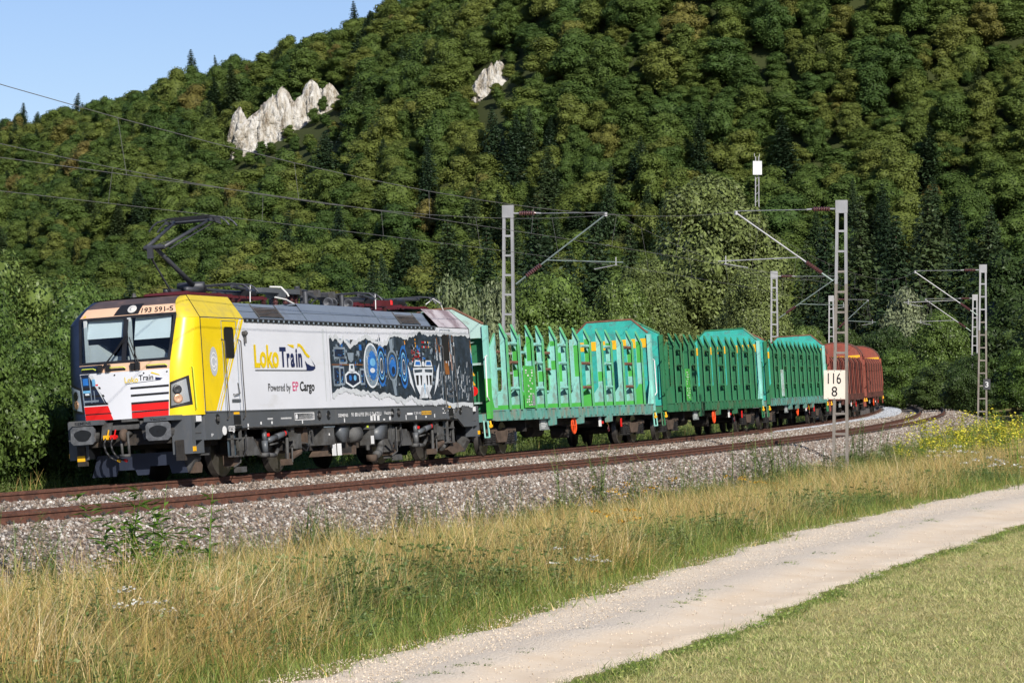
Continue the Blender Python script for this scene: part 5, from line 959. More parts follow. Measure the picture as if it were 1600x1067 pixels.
def underfloor():
    MB().box(7.2, 12.2, -1.05, 1.2, .45, 1.03, DARK).build('transformer_case', loco)
    MB().box(7.72, 8.32, -1.42, -1.0, .56, 1.02, DUSTY).box(7.69, 8.35, -1.435, -1.42, .97, 1.0, PGREY).box(7.98, 8.04, -1.427, -1.42, .78, .83, TXT).build('equipment_box', loco)
    MB().box(6.75, 7.0, -1.3, -1.0, .62, 1.03, BROWNI).path([(6.95, -1.3, .98), (7.15, -1.34, .9), (7.3, -1.3, .68)], .03, DUSTY).box(7.0, 7.45, -1.25, -1.0, .58, .95, DUSTY).build('cable_duct', loco)
    for x in (8.42, 8.75): MB().box(x, x + .22, -1.32, -1.3, .30, .58, TXT).build('notice_plate', loco)
    MB().prism([(7.7, .30), (10.05, .30), (10.1, .56), (9.9, .62), (9.9, .34), (8.3, .34), (8.3, .62), (8.2, .62)], 'y', -1.25, -1.0, BROWNI).box(8.3, 9.9, -1.2, -1.05, .34, .95, DARK).build('transformer_cradle', loco)
    MB().prism([(8.85, 1.02), (9.45, 1.02), (9.3, .6), (9.0, .6), (8.85, .8)], 'y', -1.38, -1.2, SKIRT).lathe((9.3, -1.25, .78), (1, 0, 0), [(0, .1), (.3, .1), (.31, .2), (.75, .22), (.8, .1)], DUSTY, 16).build('oil_pump', loco, True)
    MB().box(10.45, 11.0, -1.4, -1.1, .88, 1.03, DUSTY).box(10.7, 10.98, -1.38, -1.1, .5, .9, DUSTY).box(10.74, 10.92, -1.39, -1.375, .52, .72, TXT).tube((10.7, -1.3, .5), (10.7, -1.3, .38), .05, DUSTY).box(10.46, 10.56, -1.41, -1.4, .92, .98, LIMEY).build('air_dryer', loco)
    MB().prism([(11.2, .62), (11.2, .86), (11.5, 1.03), (11.85, 1.03), (11.85, .62)], 'y', -1.4, -1.1, SKIRT).path([(11.55, -1.3, .62), (11.55, -1.3, .42), (11.4, -1.3, .28), (11.2, -1.3, .24)], .1, DUSTY, 10).box(10.95, 11.2, -1.35, -1.15, .10, .26, BROWNI).build('exhaust_pipe', loco, True)
    MB().lathe((12.55, -1.15, .72), (0, -1, 0), [(0, .2), (.12, .2), (.16, .12)], DUSTY, 14).box(12.2, 12.4, -1.3, -1.1, .3, .98, DUSTY).path([(12.0, -1.35, .6), (12.1, -1.4, .38), (12.35, -1.38, .36), (12.5, -1.35, .55)], .02, HOSE, 6).box(12.35, 12.95, -1.3, -1.05, .14, .22, DUSTY).box(12.3, 12.6, -1.28, -1.1, .3, .45, BROWNI).build('compressor', loco)
    MB().prism([(16.2, .25), (16.6, .5), (17.2, .36), (17.5, .22), (16.6, .12)], 'y', -1.35, -1.0, BROWNI).tube((16.0, -1.25, .3), (16.6, -1.25, .52), .08, DUSTY).build('rail_guard', loco)
underfloor()
# ---- roof
def roof():
    segs = [(3.47, 7.1, 3.80), (7.1, 11.75, 3.87), (11.75, 15.3, 3.80)]
    for x0, x1, zt in segs:
        yt = np.interp(zt, [3.42, 3.93], [1.47, 1.08]); o = (zt > 3.85) * .02
        for sg in (-1, 1):
            MB().grid([[(x0 - .14 * (1 - v), sg * (1.47 + o + (yt - 1.47) * v), 3.44 + (zt - 3.44) * v), (x1 - .14 * (1 - v), sg * (1.47 + o + (yt - 1.47) * v), 3.44 + (zt - 3.44) * v)] for v in (0, .5, 1)], ROOFG).build('roof_side_panel', loco)
            MB().tube((x0 - .07, sg * (1.475 + o + (yt - 1.47) * .45), 3.44 + (zt - 3.44) * .45), (x1 - .07, sg * (1.475 + o + (yt - 1.47) * .45), 3.44 + (zt - 3.44) * .45), .006, PDK, 4).tube((x1 - .14, sg * (1.475 + o), 3.44), (x1, sg * (yt + .006 + o), zt), .01, PDK, 4).build('panel_joint', loco)
        MB().box(x0, x1, -yt, yt, zt - .03, zt, ROOFG).build('roof_deck', loco)
    for x0 in (4.35, 13.15):
        f = lambda u, v, o: (x0 + 1.35 * u - .12 * (1 - v), -(1.46 - .29 * v) - o, 3.47 + .31 * v)
        g = MB().poly([f(0, .04, .012), f(1, .04, .012), f(1, .92, .012), f(0, .92, .012)], PDK).build('roof_grille', loco)
        for u in (0, 1): MB().tube(f(u, 0, .02), f(u, 1, .02), .022, DUSTY, 5).build('grille_frame', g)
        for k in range(7): v = .12 + .11 * k; MB().tube(f(.04, v, .02), f(.96, v, .02), .012, BROWNI, 4).build('slat', g)
    MB().box(3.3, 15.3, -1.53, -1.5, 3.36, 3.42, PBLACK).tube((3.3, -1.53, 3.43), (15.3, -1.53, 3.43), .014, SKIRT, 5).build('gutter', loco)
    for x in np.arange(3.4, 15.3, .29): MB().box(x, x + .05, -1.545, -1.53, 3.365, 3.41, PGREY).build('gutter_bracket', loco)
    MB().lathe((1.55, .25, 3.93), (0, 0, 1), [(0, .07), (.08, .05), (.14, .02)], DUSTY, 8).build('antenna', loco)
    MB().lathe((16.1, .1, 3.93), (0, 0, 1), [(0, .1), (.06, .07), (.14, .02)], PDK, 8).build('antenna', loco)
    def insulator(x, y, z, h, m=None): (m or MB()).lathe((x, y, z), (0, 0, 1), [(0, .05)] + [(h * (k + .5 * j) / 5, .075 if j else .045) for k in range(5) for j in (0, 1)] + [(h, .04)], INSUL, 10).build('insulator', loco)
    # raised pantograph
    p = thing_part('pantograph', loco); p['label'] = 'raised pantograph touching the contact wire'
    for y in (-.5, .5): MB().box(2.6, 4.6, y - .03, y + .03, 4.01, 4.07, REDB).build('base_frame', p)
    MB().box(2.62, 2.75, -.5, .5, 4.0, 4.09, REDB).box(4.3, 4.42, -.5, .5, 4.0, 4.09, REDB).build('base_crossbar', p)
    for x in (2.7, 4.4):
        for y in (-.5, .5): insulator(x, y, 3.84, .17)
    MB().tube((3.85, -.12, 4.25), (2.2, 0, 5.06), .062, PANTO, 10, .045).build('lower_arm', p, True); MB().tube((3.1, .1, 4.12), (2.1, .08, 4.88), .024, PANTO, 6).tube((2.1, .08, 4.88), (2.12, .05, 5.06), .03, PANTO, 6).build('coupling_rod', p)
    MB().lathe((3.85, -.35, 4.25), (0, 1, 0), [(0, .09), (.4, .11), (.62, .1)], PANTO, 12).box(3.0, 3.9, -.35, -.25, 4.1, 4.2, PANTO).box(3.0, 3.9, .15, .25, 4.1, 4.2, PANTO).build('drive_shaft', p, True); MB().tube((4.0, 0, 4.25), (4.55, 0, 4.22), .1, BLACK, 12).build('air_bellows', p)
    MB().tube((2.17, -.24, 5.06), (2.17, .24, 5.06), .05, PANTO, 10).box(2.08, 2.16, .02, .14, 4.82, 5.06, PANTO).build('knee', p)
    for sg in (-1, 1): MB().tube((2.2, sg * .22, 5.06), (4.2, sg * .43, 5.73), .045, PANTO, 8, .032).build('upper_arm', p, True)
    MB().tube((2.35, -.28, 5.02), (4.2, -.5, 5.66), .015, TREAD, 5).tube((2.2, 0, 5.1), (2.6, -.15, 5.2), .012, PANTO, 5).build('guide_rod', p); MB().tube((4.2, -.5, 5.72), (4.2, .5, 5.72), .035, PANTO, 8).build('apex_tube', p)
    for x in (4.0, 4.42): MB().path([(x, y, z) for y, z in ((-.98, 5.56), (-.9, 5.66), (-.78, 5.745), (-.55, 5.79), (.55, 5.79), (.78, 5.745), (.9, 5.66), (.98, 5.56))], .02, PANTO, 6).box(x - .025, x + .025, -.52, .52, 5.79, 5.825, BLACK).build('contact_strip', p)
    for sg in (-1, 1): MB().box(3.98, 4.45, sg * .55 - .03, sg * .55 + .03, 5.68, 5.76, PANTO).tube((4.2, sg * .5, 5.7), (4.2, sg * .7, 5.62), .02, PANTO, 5).build('head_spring', p)
    # folded pantographs
    for x0, d in ((4.9, 1), (12.6, 1), (15.6, -1)):
        p = thing_part('pantograph', loco); p['label'] = 'folded pantograph on the roof'
        for y in (-.5, .5): MB().box(x0 - .1, x0 + 2.0, y - .03, y + .03, 3.99, 4.05, REDB).build('base_frame', p)
        MB().box(x0, x0 + .12, -.5, .5, 3.99, 4.08, REDB).box(x0 + 1.8, x0 + 1.9, -.5, .5, 3.99, 4.08, REDB).build('base_crossbar', p); q = (lambda x: x0 + x) if d > 0 else (lambda x: x0 + 1.9 - x)
        MB().tube((q(.2), 0, 4.13), (q(2.0), 0, 4.2), .055, PANTO, 8).tube((q(.3), .15, 4.12), (q(1.9), .12, 4.15), .02, PANTO, 5).build('lower_arm', p)
        for sg in (-1, 1): MB().tube((q(2.0), sg * .2, 4.22), (q(.3), sg * .42, 4.27), .04, PANTO, 7).build('upper_arm', p)
        for x in (.1, .5): MB().path([(q(x), y, z) for y, z in ((-.98, 4.10), (-.9, 4.2), (-.78, 4.28), (-.5, 4.32), (.5, 4.32), (.78, 4.28), (.9, 4.2), (.98, 4.10))], .022, PANTO, 6).build('contact_strip', p)
        MB().tube((q(1.2), -.3, 4.15), (q(1.75), -.3, 4.15), .09, BLACK, 10).build('air_bellows', p)
        for x in (.1, 1.85):
            for y in (-.5, .5): insulator(x0 + x, y, 3.82, .17)
        MB().path([(q(.6), -.72, 4.1), (q(.35), -.85, 4.25), (q(.1), -.95, 4.12), (q(-.05), -1.0, 3.86)], .012, CABLE, 6).build('earth_cable', p)
    MB().path([(6.7, -.7, 4.28), (7.0, -.85, 4.27), (7.1, -.95, 4.12), (7.12, -.98, 4.05)], .02, CABLE, 6).path([(6.5, -.9, 4.02), (6.9, -1.0, 3.97), (7.3, -1.08, 3.84)], .018, CABLE, 6).build('earth_cable', loco)
    MB().box(7.5, 9.9, -.16, .16, 4.22, 4.33, SKIRT).box(8.5, 8.8, -.2, .2, 4.12, 4.24, SKIRT).build('busbar', loco); MB().box(9.75, 9.95, -.17, .17, 4.2, 4.36, DUSTY).build('busbar_clamp', loco)
    for x in (8.6, 9.2, 9.55, 9.85): insulator(x, 0, 3.82, .38)
    for x, y in ((9.3, .4), (9.6, -.35), (10.1, .3), (10.5, .1), (12.0, .2), (12.3, -.2)): MB().lathe((x, y, 3.85), (0, 0, 1), [(0, .12), (.1, .12), (.14, .07), (.42, .06), (.44, .09), (.47, .02)], PANTO, 10).build('surge_arrester', loco)
    MB().tube((9.95, 0, 4.38), (10.6, -.2, 4.16), .04, PANTO).tube((10.2, .1, 4.25), (10.2, .1, 4.45), .07, PANTO).box(10.5, 12.6, -.1, .1, 4.2, 4.30, PANTO).box(10.75, 10.95, -.2, .2, 4.18, 4.36, DUSTY).box(11.7, 11.9, -.2, .2, 4.16, 4.34, DUSTY).box(12.0, 14.0, .1, .3, 4.16, 4.24, PANTO).build('roof_disconnector', loco)
    for x, y in ((10.65, -.55), (11.05, -.5), (11.95, -.55)): MB().lathe((x, y, 4.0), (-1, -.3, 0), [(0, .04), (.2, .05), (.32, .1), (.4, .13), (.401, .1), (.3, .04)], PANTO, 14).box(x - .05, x + .05, y - .05, y + .05, 3.85, 3.98, PANTO).build('horn', loco, True)
    for x0, x1, y, z in ((5.0, 7.2, -.15, 4.35), (12.8, 15.6, -.1, 4.36), (13.5, 15.9, .3, 4.3)): MB().path([(x0, y, z - .05), ((x0 + x1) / 2, y - .1, z), (x1, y + .05, z - .1)], .03, PANTO, 6).build('roof_cable', loco)
    MB().box(12.9, 13.6, -1.0, -.8, 3.95, 4.1, REDB).lathe((13.75, -.95, 4.0), (0, 0, 1), [(0, .05), (.1, .05), (.12, .02)], REDP, 8).build('valve_block', loco)
roof()

# ================================================================ TIMBER WAGONS
CYAN = pmat('pale_cyan_paint', (.23, .53, .46), .5, 0, .08, 1.5, .05, 30, ((.16, .095, .06), .36, (2.6, 2.6, 1.5)))
CYANL = pmat('edge_green_cyan', (.14, .45, .26), .5, 0, .15, 2., 0, 30, ((.08, .40, .07), .62, (1.5, 1.5, 1.5)))
CYANW = pmat('worn_cyan_panel', (.36, .52, .48), .6, 0, .10, 1.5, .05, 30, ((.16, .07, .035), .30, (2.2, 2.2, 2.8)))
LGREEN = pmat('bright_green_paint', (.065, .38, .06), .5, 0, .08, 2, 0, 30, ((.12, .2, .1), .1, (3, 3, 3)))
TEAL = pmat('weathered_teal_sill', (.11, .31, .265), .6, 0, .2, 2.5, .1, 30, ((.26, .20, .15), .48, (3, 3, 1.2)))
TEALR = pmat('rust_streaked_teal_sill', (.10, .30, .26), .6, 0, .2, 2.5, .1, 30, ((.15, .075, .04), .5, (3, 3, 1.)))
GRAF = pmat('scratched_turquoise_wall', (.03, .36, .30), .5, 0, .22, 2.2, .05, 30, ((.10, .13, .14), .36, (3.5, 3.5, 4.5)))
DGREEN = pmat('dark_green_paint', (.022, .155, .065), .5, 0, .16, 1.3, .05, 30, ((.07, .075, .04), .36, (2, 2, .8)))
DGREENE = pmat('green_stake_edge', (.045, .22, .095), .5, 0, .2, 2, 0, 30, ((.10, .12, .06), .3, (2, 2, 1.5)))
DGREENW = pmat('dirty_green_sill', (.028, .15, .07), .6, 0, .2, 2., .1, 30, ((.13, .09, .05), .38, (2.5, 2.5, 1.2)))
BROWNW = pmat('rust_brown_paint', (.23, .050, .030), .65, 0, .3, 2., .1, 30, ((.25, .10, .07), .34, (4, 4, .35)))
BROWND = pmat('rust_brown_sill', (.10, .035, .026), .75, 0, .3, 3., .2, 30, ((.05, .025, .022), .4, (4, 4, 1.)))
BROWNL = pmat('bleached_rust_paint', (.27, .085, .055), .7, 0, .2, 3., .1, 30, ((.12, .035, .025), .4, (5, 5, .7)))
BANDY = pmat('yellow_band', (.80, .42, .008), .5, 0, .1, 2, 0, 30, ((.45, .25, .05), .2, (4, 4, 4)))
RUSTY = pmat('rusty_iron', (.16, .075, .045), .85, 0, .35, 5, .2, 30); SPRING = pmat('black_spring_steel', (.022, .021, .021), .5, .3, .3, 5, .2, 30); ORANGE = pmat('orange_handwheel', (.75, .075, .012), .5); GREYP = pmat('grey_plate', (.20, .22, .22), .6)
def stake_mesh(bands, edge, inner=None, low=0., fl=.078):
    mb = MB(); zs = sorted({1.22, 1.62, 1.85, 3.22, 3.42, 3.6, *[b[0] for b in bands], *[b[1] for b in bands]}); zs = [z for z in zs if z <= 3.6]
    yo = lambda z: -1.41 if z <= 3.22 else -1.41 + .17 * (z - 3.22) / .38
    yi = lambda z: np.interp(z, [1.22, 1.62, 1.85, 3.6], [-1.06, -1.06, -1.235, -1.235])
    for a, b in zip(zs[:-1], zs[1:]):
        m = next((x[2] for x in bands if x[0] <= (a + b) / 2 < x[1]), bands[0][2]); mb.prism([(yi(a), a), (yo(a), a), (yo(b), b), (max(yi(b), yo(b) + .01), b)], 'x', -.018, .018, m)
    mb.prism([(-1.41, 1.22), (-1.435, 1.22), (-1.43, 3.225), (-1.245, 3.635), (-1.225, 3.62), (-1.41, 3.215)], 'x', -fl, fl, edge)
    mb.box(-.03, .03, -1.235, -1.225, 1.85, 3.58, inner or edge)
    mb.v = [(x, y, z - low * (z - 1.22) / 2.4) for x, y, z in mb.v]; o = mb.build('stake'); me = o.data; bpy.data.objects.remove(o); return me
def y25(parent, x0):
    b = thing_part('bogie', parent)
    for dx in (-.9, .9):
        w = MB()
        for sg in (-1, 1): w.lathe((x0 + dx, sg * .69, .46), (0, sg, 0), [(0, .49), (.03, .485), (.032, .46), (.13, .455), (.132, .39), (.1, .36), (.1, .16), (.14, .14), (.15, .01)], STEELW, 24)
        w.tube((x0 + dx, -.7, .46), (x0 + dx, .7, .46), .08, DARK); w.build('wheelset', b, True); MB().lathe((x0 + dx, -.823, .46), (0, -1, 0), [(0, .453), (.004, .448), (.005, .405), (.001, .40)], TREAD, 24).build('tyre_rim', b)
        MB().lathe((x0 + dx, -.93, .46), (0, -1, 0), [(0, .16), (.14, .15), (.17, .1), (.18, .02)], SPRING, 12).build('axle_box', b, True)
        for k in (-.24, .24): MB().lathe((x0 + dx + k, -1.02, .3), (0, 0, 1), [(0, .11)] + [(.03 + .033 * i, .115 if i % 2 else .085) for i in range(9)] + [(.34, .12), (.36, .05)], SPRING, 10).build('coil_spring', b)
        MB().box(x0 + dx - .38, x0 + dx + .38, -1.12, -.93, .27, .31, SPRING).build('spring_plate', b)
    f = MB()
    for sg in (-1, 1): f.prism([(x0 - 1.35, .62), (x0 - 1.35, .72), (x0 - .55, .74), (x0 - .35, .66), (x0 + .35, .66), (x0 + .55, .74), (x0 + 1.35, .72), (x0 + 1.35, .62), (x0 + .6, .58), (x0 + .4, .34), (x0 - .4, .34), (x0 - .6, .58)], 'y', sg * .95, sg * 1.1, BROWNI)
    f.box(x0 - .3, x0 + .3, -.95, .95, .36, .66, DARK); f.build('bogie_frame', b)
STK = [2.55, 3.65, 5.05, 6.1, 7.5, 8.65, 10.0, 11.25, 12.65, 13.75, 15.1, 16.35, 17.55]
def wagon(idx, s0, label, C):
    w = thing('timber_wagon', label, 'freight wagon', vehicle_matrix(s0, 2.6, 17.2), 'timber wagons of the train')
    L = 19.76; xs = C.get('stakes', STK); r = np.random.default_rng(60 + idx)
    for i, x in enumerate(xs):
        for sg in (1, -1):
            me = C['stake_meshes'][(i * 2 + (sg < 0) * 3 + idx) % len(C['stake_meshes'])]; o = link('stake', me, w); o.matrix_basis = Matrix.Translation((x + (-.05 if sg < 0 and idx < 3 else 0), 0, 0)) @ Matrix.Diagonal((1, sg, 1, 1))
    if C.get('bars', True):
        for i in range(0, len(xs) - 1, 1):
            if (i % 2 == 0 and xs[0] < 3) or C.get('allbars'):
                for z in (3.08, 2.55, 1.82):
                    for sg in (-1, 1): MB().tube((xs[i] + (.35 if z < 3.2 else 0), sg * 1.36, z), (xs[i + 1], sg * 1.36, z), .048, RUSTY if (r.random() < .3 and idx == 0) else C['bar'], 7).prism([(xs[i + 1] - .32, z - .03), (xs[i + 1], z - .03), (xs[i + 1], z - .22)], 'y', sg * 1.33, sg * 1.35, C['bar']).build('tie_bar', w)
    # frame
    MB().box(.75, L - .75, -1.27, 1.27, 1.08, 1.17, DARK).box(.5, L - .5, -.3, .3, .72, 1.08, DARK).build('deck', w)
    for sg in (-1, 1):
        MB().prism([(.95, 1.24), (.95, .96), (1.3, .93), (L - 1.3, .90), (L - .95, .96), (L - .95, 1.24)], 'y', sg * 1.38, sg * 1.28, C['sill']).box(.95, L - .95, sg * 1.40, sg * 1.37, 1.20, 1.24, C['sill']).build('side_sill', w)
        for x in xs:
            for k in ((-.28, .28) if C.get('pockets', True) else (0,)):
                MB().prism([(x + k - .12, 1.2), (x + k + .12, 1.2), (x + k + .10, .99), (x + k - .05, .96)], 'y', sg * 1.385, sg * 1.43, C['sill']).build('stake_pocket', w)
    for x in C.get('deep', (6.9, 9.9, 13.2)): MB().prism([(x - .3, .95), (x + .3, .95), (x + .26, .74), (x - .24, .72)], 'y', -1.39, -1.28, C['sill']).build('bracket', w)
    if idx == 0:
        MB().box(4.0, 4.95, -1.445, -1.40, 1.26, 2.45, LGREEN).build('data_panel', w); m = MB()
        for k in range(34): x = 4.06 + r.integers(0, 4) * .2; z = 1.33 + r.integers(0, 14) * .075; m.box(x, x + r.uniform(.06, .17), -1.449, -1.446, z, z + r.uniform(.02, .05), TXT)
        m.box(4.62, 4.9, -1.449, -1.446, 1.32, 1.62, GREYP); m.build('data_print', w)
    elif idx < 3:
        MB().box(4.1, 4.75, -1.445, -1.42, 1.3, 2.4, LGREEN if idx == 1 else CYANW).build('data_panel', w); m = MB()
        for k in range(26): x = 4.15 + r.integers(0, 3) * .18; z = 1.38 + r.integers(0, 12) * .08; m.box(x, x + r.uniform(.06, .15), -1.449, -1.446, z, z + .03, TXT)
        m.build('data_print', w)
    # end walls
    for x, rear in ((.85, False), (L - .85, True)):
        f = C.get('flat', (.45, .78))[rear]; sg = 1
        if C.get('arch'): top = [(1.3 * math.sin(a), 3.15 + .80 * math.cos(a)) for a in np.linspace(-math.pi / 2, math.pi / 2, 15)]
        else: top = [(-1.3, 3.57), (-f, 4.05), (f, 4.05), (1.3, 3.57)]
        out = [(-1.3, 1.1)] + top + [(1.3, 1.1)]
        if rear or idx: MB().prism(out, 'x', x - .03, x + .03, C['wall_in']).build('end_wall', w)
        else:
            MB().prism([(-1.3, 3.22)] + top + [(1.3, 3.22)], 'x', x - .03, x + .03, CYANW).prism([(-1.2, 1.15), (-1.2, 3.22), (1.2, 3.22), (1.2, 1.15)], 'x', x + .22, x + .26, PGREY if False else C['recess']).build('end_wall', w)
            MB().prism([(-.98, 3.12), (-.42, 2.95), (-.45, 2.55), (-.2, 2.55), (1.1, 2.55), (1.1, 3.12)], 'x', x + .1, x + .14, CYANW).build('inner_panel', w); MB().box(x - .1, x + .2, -1.2, 1.2, 2.48, 2.54, CYANW).build('shelf', w); MB().box(x - .04, x + .06, -.72, -.58, 1.3, 2.4, LGREEN).box(x - .04, x + .06, -.58, .5, 2.3, 2.4, LGREEN).build('green_strut', w)
            for z in (2.28, 2.02): MB().prism([(-.98, z - .08), (-.8, z - .08), (-.89, z + .09)], 'x', x - .01, x + .0, SIGNAL_Y).build('warning_sign', w)
            MB().lathe((x - .0, -.9, 1.78), (-1, 0, 0), [(0, .14), (.01, .14), (.012, .10), (.004, .09), (.004, .01)], REDP, 16).build('prohibition_sign', w); MB().box(x - .2, x + .2, -1.1, -.5, 1.42, 1.47, CYANW).box(x - .22, x - .2, -.62, -.5, 1.40, 1.48, REDP).build('foot_board', w)
        if rear and C.get('band'):
            z0, z1 = (3.12, 3.42) if not C.get('arch') else (3.0, 3.24)
            MB().prism([(-1.28, z0), (1.28, z0), (1.28, z1), (-1.28, z1)], 'x', x - .045, x - .032, BANDY).build('yellow_band', w)
        e = MB(); pts = [(x, y, z + .02) for y, z in top]
        for a, b in zip(pts[:-1], pts[1:]): e.tube(a, b, .045, C['rim'], 6)
        e.build('wall_rim', w)
        pm = C['post'][rear]
        for sg in (-1, 1):
            zt = 3.55 if not C.get('arch') else 3.15; p = MB().box(x - .1, x + .1, sg * 1.28, sg * 1.40, 2.1, zt, pm[1]).box(x - .1, x + .1, sg * 1.28, sg * 1.40, 1.0, 2.1, pm[0]); p.build('corner_post', w)
            MB().prism([(x, 1.2), (x + (.55 if not rear else -.55), 1.2), (x, 2.2)], 'y', sg * 1.3, sg * 1.33, pm[0]).build('gusset', w)
        if not C.get('arch'):
            for y in (-.75, 0, .75): MB().box(x + (.03 if rear else -.09), x + (.09 if rear else -.03), y - .05, y + .05, 1.15, 3.5, C['rib']).build('wall_rib', w) if (rear or idx) else None
        q = 1 if rear else -1
        MB().path([(x + q * .1, -1.38, 2.72), (x + q * .3, -1.40, 2.68), (x + q * .34, -1.40, 1.6), (x + q * .1, -1.38, 1.5)], .022, TXT if idx == 0 else C['bar'], 6).build('handrail', w)
        MB().path([(x + q * .12, -1.3, .95), (x + q * .1, -1.32, .5), (x + q * .5, -1.32, .5), (x + q * .48, -1.3, .95)], .025, C['bar'], 5).build('footstep', w)
        MB().box(x - .3, x + .3, -1.25, 1.25, .92, 1.14, C['sill']).build('headstock', w)
        for sg in (-1, 1):
            hx = 0.0 if not rear else L; d = 1 if not rear else -1; MB().prism([(sg * .875 + a, 1.06 + b) for a, b in ((-.24, -.12), (-.17, -.18), (.17, -.18), (.24, -.12), (.24, .12), (.17, .18), (-.17, .18), (-.24, .12))], 'x', hx, hx + d * .04, BUFF).lathe((hx + d * .04, sg * .875, 1.06), (d, 0, 0), [(0, .1), (.25, .1), (.26, .16), (.6, .17)], DARK, 12).build('buffer', w)
        MB().tube((x + q * .1, -1.36, .94), (x + q * .1, -1.38, .82), .03, SIGNAL_Y, 7).lathe((x + q * .1, -1.38, .80), (1, 0, 0), [(-.03, .05), (.03, .05)], SIGNAL_Y, 8).build('tow_hook', w)
        MB().tube((hx if rear else 0, 0, 1.05), (x, 0, 1.05), .06, DARK).build('draw_hook', w)
    y25(w, 2.6); y25(w, 17.16)
    MB().lathe((8.6, .0, .62), (1, 0, 0), [(0, .05), (.05, .22), (1.2, .22), (1.25, .05)], DARK, 14).box(4.9, 5.0, -1.1, 1.1, .6, 1.08, DARK).box(13., 13.1, -1.1, 1.1, .6, 1.08, DARK).box(6, 14, -.9, -.8, .7, .8, DARK).lathe((9.8, -.95, .52), (0, 1, 0), [(0, .2), (.5, .2)], DARK, 14).build('brake_gear', w)
    h = MB(); c = np.array((9.35, -1.28, .68)); n = 18
    h.path([c + .24 * np.array((math.cos(6.2832 * i / n), 0, math.sin(6.2832 * i / n))) for i in range(n + 1)], .026, ORANGE, 6)
    for k in range(4): h.tube(c, c + .24 * np.array((math.cos(k * 1.571), 0, math.sin(k * 1.571))), .018, ORANGE, 5)
    h.tube(c, c + (0, .4, 0), .02, DARK, 6); h.build('brake_handwheel', w)
    MB().box(5.95, 6.85, -1.25, -1.21, .60, .92, GREYP).build('rating_plate', w); m = MB()
    for k in range(5): m.box(6.0, 6.4 + .07 * (k % 3), -1.254, -1.251, .66 + .045 * k, .68 + .045 * k, TXT)
    m.build('rating_print', w)
    MB().box(12.4, 12.62, -1.25, -1.22, .60, .9, TXT).box(12.7, 12.85, -1.26, -1.23, .68, .76, REDP).tube((13.0, -1.27, .9), (13.25, -1.27, .66), .02, SIGNAL_Y, 6).box(14.9, 15.0, -1.28, -1.25, .55, .82, REDP).build('brake_selector', w); MB().path([(13.4, -1.25, .9), (13.42, -1.25, .58)], .015, RUSTY, 5).path([(13.42 + .07 * math.sin(a), -1.25, .50 + .08 * math.cos(a)) for a in np.linspace(0, 6.28, 9)], .014, REDB, 5).build('release_pull', w)
    return w
SM0 = [stake_mesh([(1.22, 1.36, LGREEN), (1.36, 3.62, CYAN)], CYANL, CYAN), stake_mesh([(1.22, 1.36, LGREEN), (1.36, 2.0, CYAN), (2.0, 2.3, LGREEN), (2.3, 2.95, CYAN), (2.95, 3.62, CYAN)], CYANL, CYAN), stake_mesh([(1.22, 1.36, LGREEN), (1.36, 2.15, CYAN), (2.15, 3.1, LGREEN), (3.1, 3.62, CYAN)], CYANL, CYAN), stake_mesh([(1.22, 1.36, LGREEN), (1.36, 2.35, CYAN), (2.35, 2.62, LGREEN), (2.62, 3.05, CYAN), (3.05, 3.2, LGREEN), (3.2, 3.62, CYAN)], CYANL, CYAN), stake_mesh([(1.22, 1.9, LGREEN), (1.9, 2.6, CYAN), (2.6, 3.3, LGREEN), (3.3, 3.62, CYAN)], CYANL, CYAN)]
SM1 = [stake_mesh([(1.22, 3.62, DGREEN)], DGREENE, DGREEN, 0., .10)]; SM4 = [stake_mesh([(1.22, 3.62, BROWNW)], BROWNW, None, .5), stake_mesh([(1.22, 2.0, BROWND), (2.0, 3.62, BROWNW)], BROWND, None, .52), stake_mesh([(1.22, 3.62, BROWNW)], BROWNL, None, .49, .1)]
wagon(0, 18.98, 'pale cyan timber wagon with bright green edged stakes behind the locomotive', dict(stake_meshes=SM0, bar=CYAN, sill=TEAL, wall_in=GRAF, recess=DGREEN, band=True, rim=RUSTY, rib=CYAN, post=((LGREEN, CYAN), (CYAN, CYAN))))
wagon(1, 38.74, 'dark green timber wagon with lime data panel, second behind the locomotive', dict(stake_meshes=SM1, bar=DGREEN, sill=DGREENW, wall_in=GRAF, recess=DGREEN, band=True, rim=DGREEN, rib=DGREEN, post=((DGREEN, DGREEN), (CYAN, CYAN)), allbars=False))
wagon(2, 58.50, 'dark green timber wagon with rust streaked turquoise sill beside the kilometre sign', dict(stake_meshes=SM1, bar=DGREEN, sill=TEALR, wall_in=GRAF, recess=DGREEN, band=True, rim=RUSTY, rib=DGREEN, post=((DGREEN, DGREEN), (CYAN, CYAN)), deep=(6.9, 9.0, 11.5, 13.8)))
BST_ = list(np.arange(1.6, 18.4, .88))
wagon(3, 78.26, 'rust brown timber wagon with arched ends right behind the kilometre sign', dict(stake_meshes=SM4, stakes=BST_, bars=False, bar=BROWNW, sill=BROWND, wall_in=BROWNW, recess=BROWND, band=True, rim=BROWND, rib=BROWNW, post=((BROWNW, BROWNW), (BROWNW, BROWNW)), arch=True, pockets=False))
wagon(4, 98.02, 'last visible rust brown timber wagon with broad yellow band at the bend', dict(stake_meshes=SM4, stakes=BST_, bars=False, bar=BROWNW, sill=BROWND, wall_in=BROWNW, recess=BROWND, band=True, rim=BROWND, rib=BROWNW, post=((BROWNW, BROWNW), (BROWNW, BROWNW)), arch=True, pockets=False))

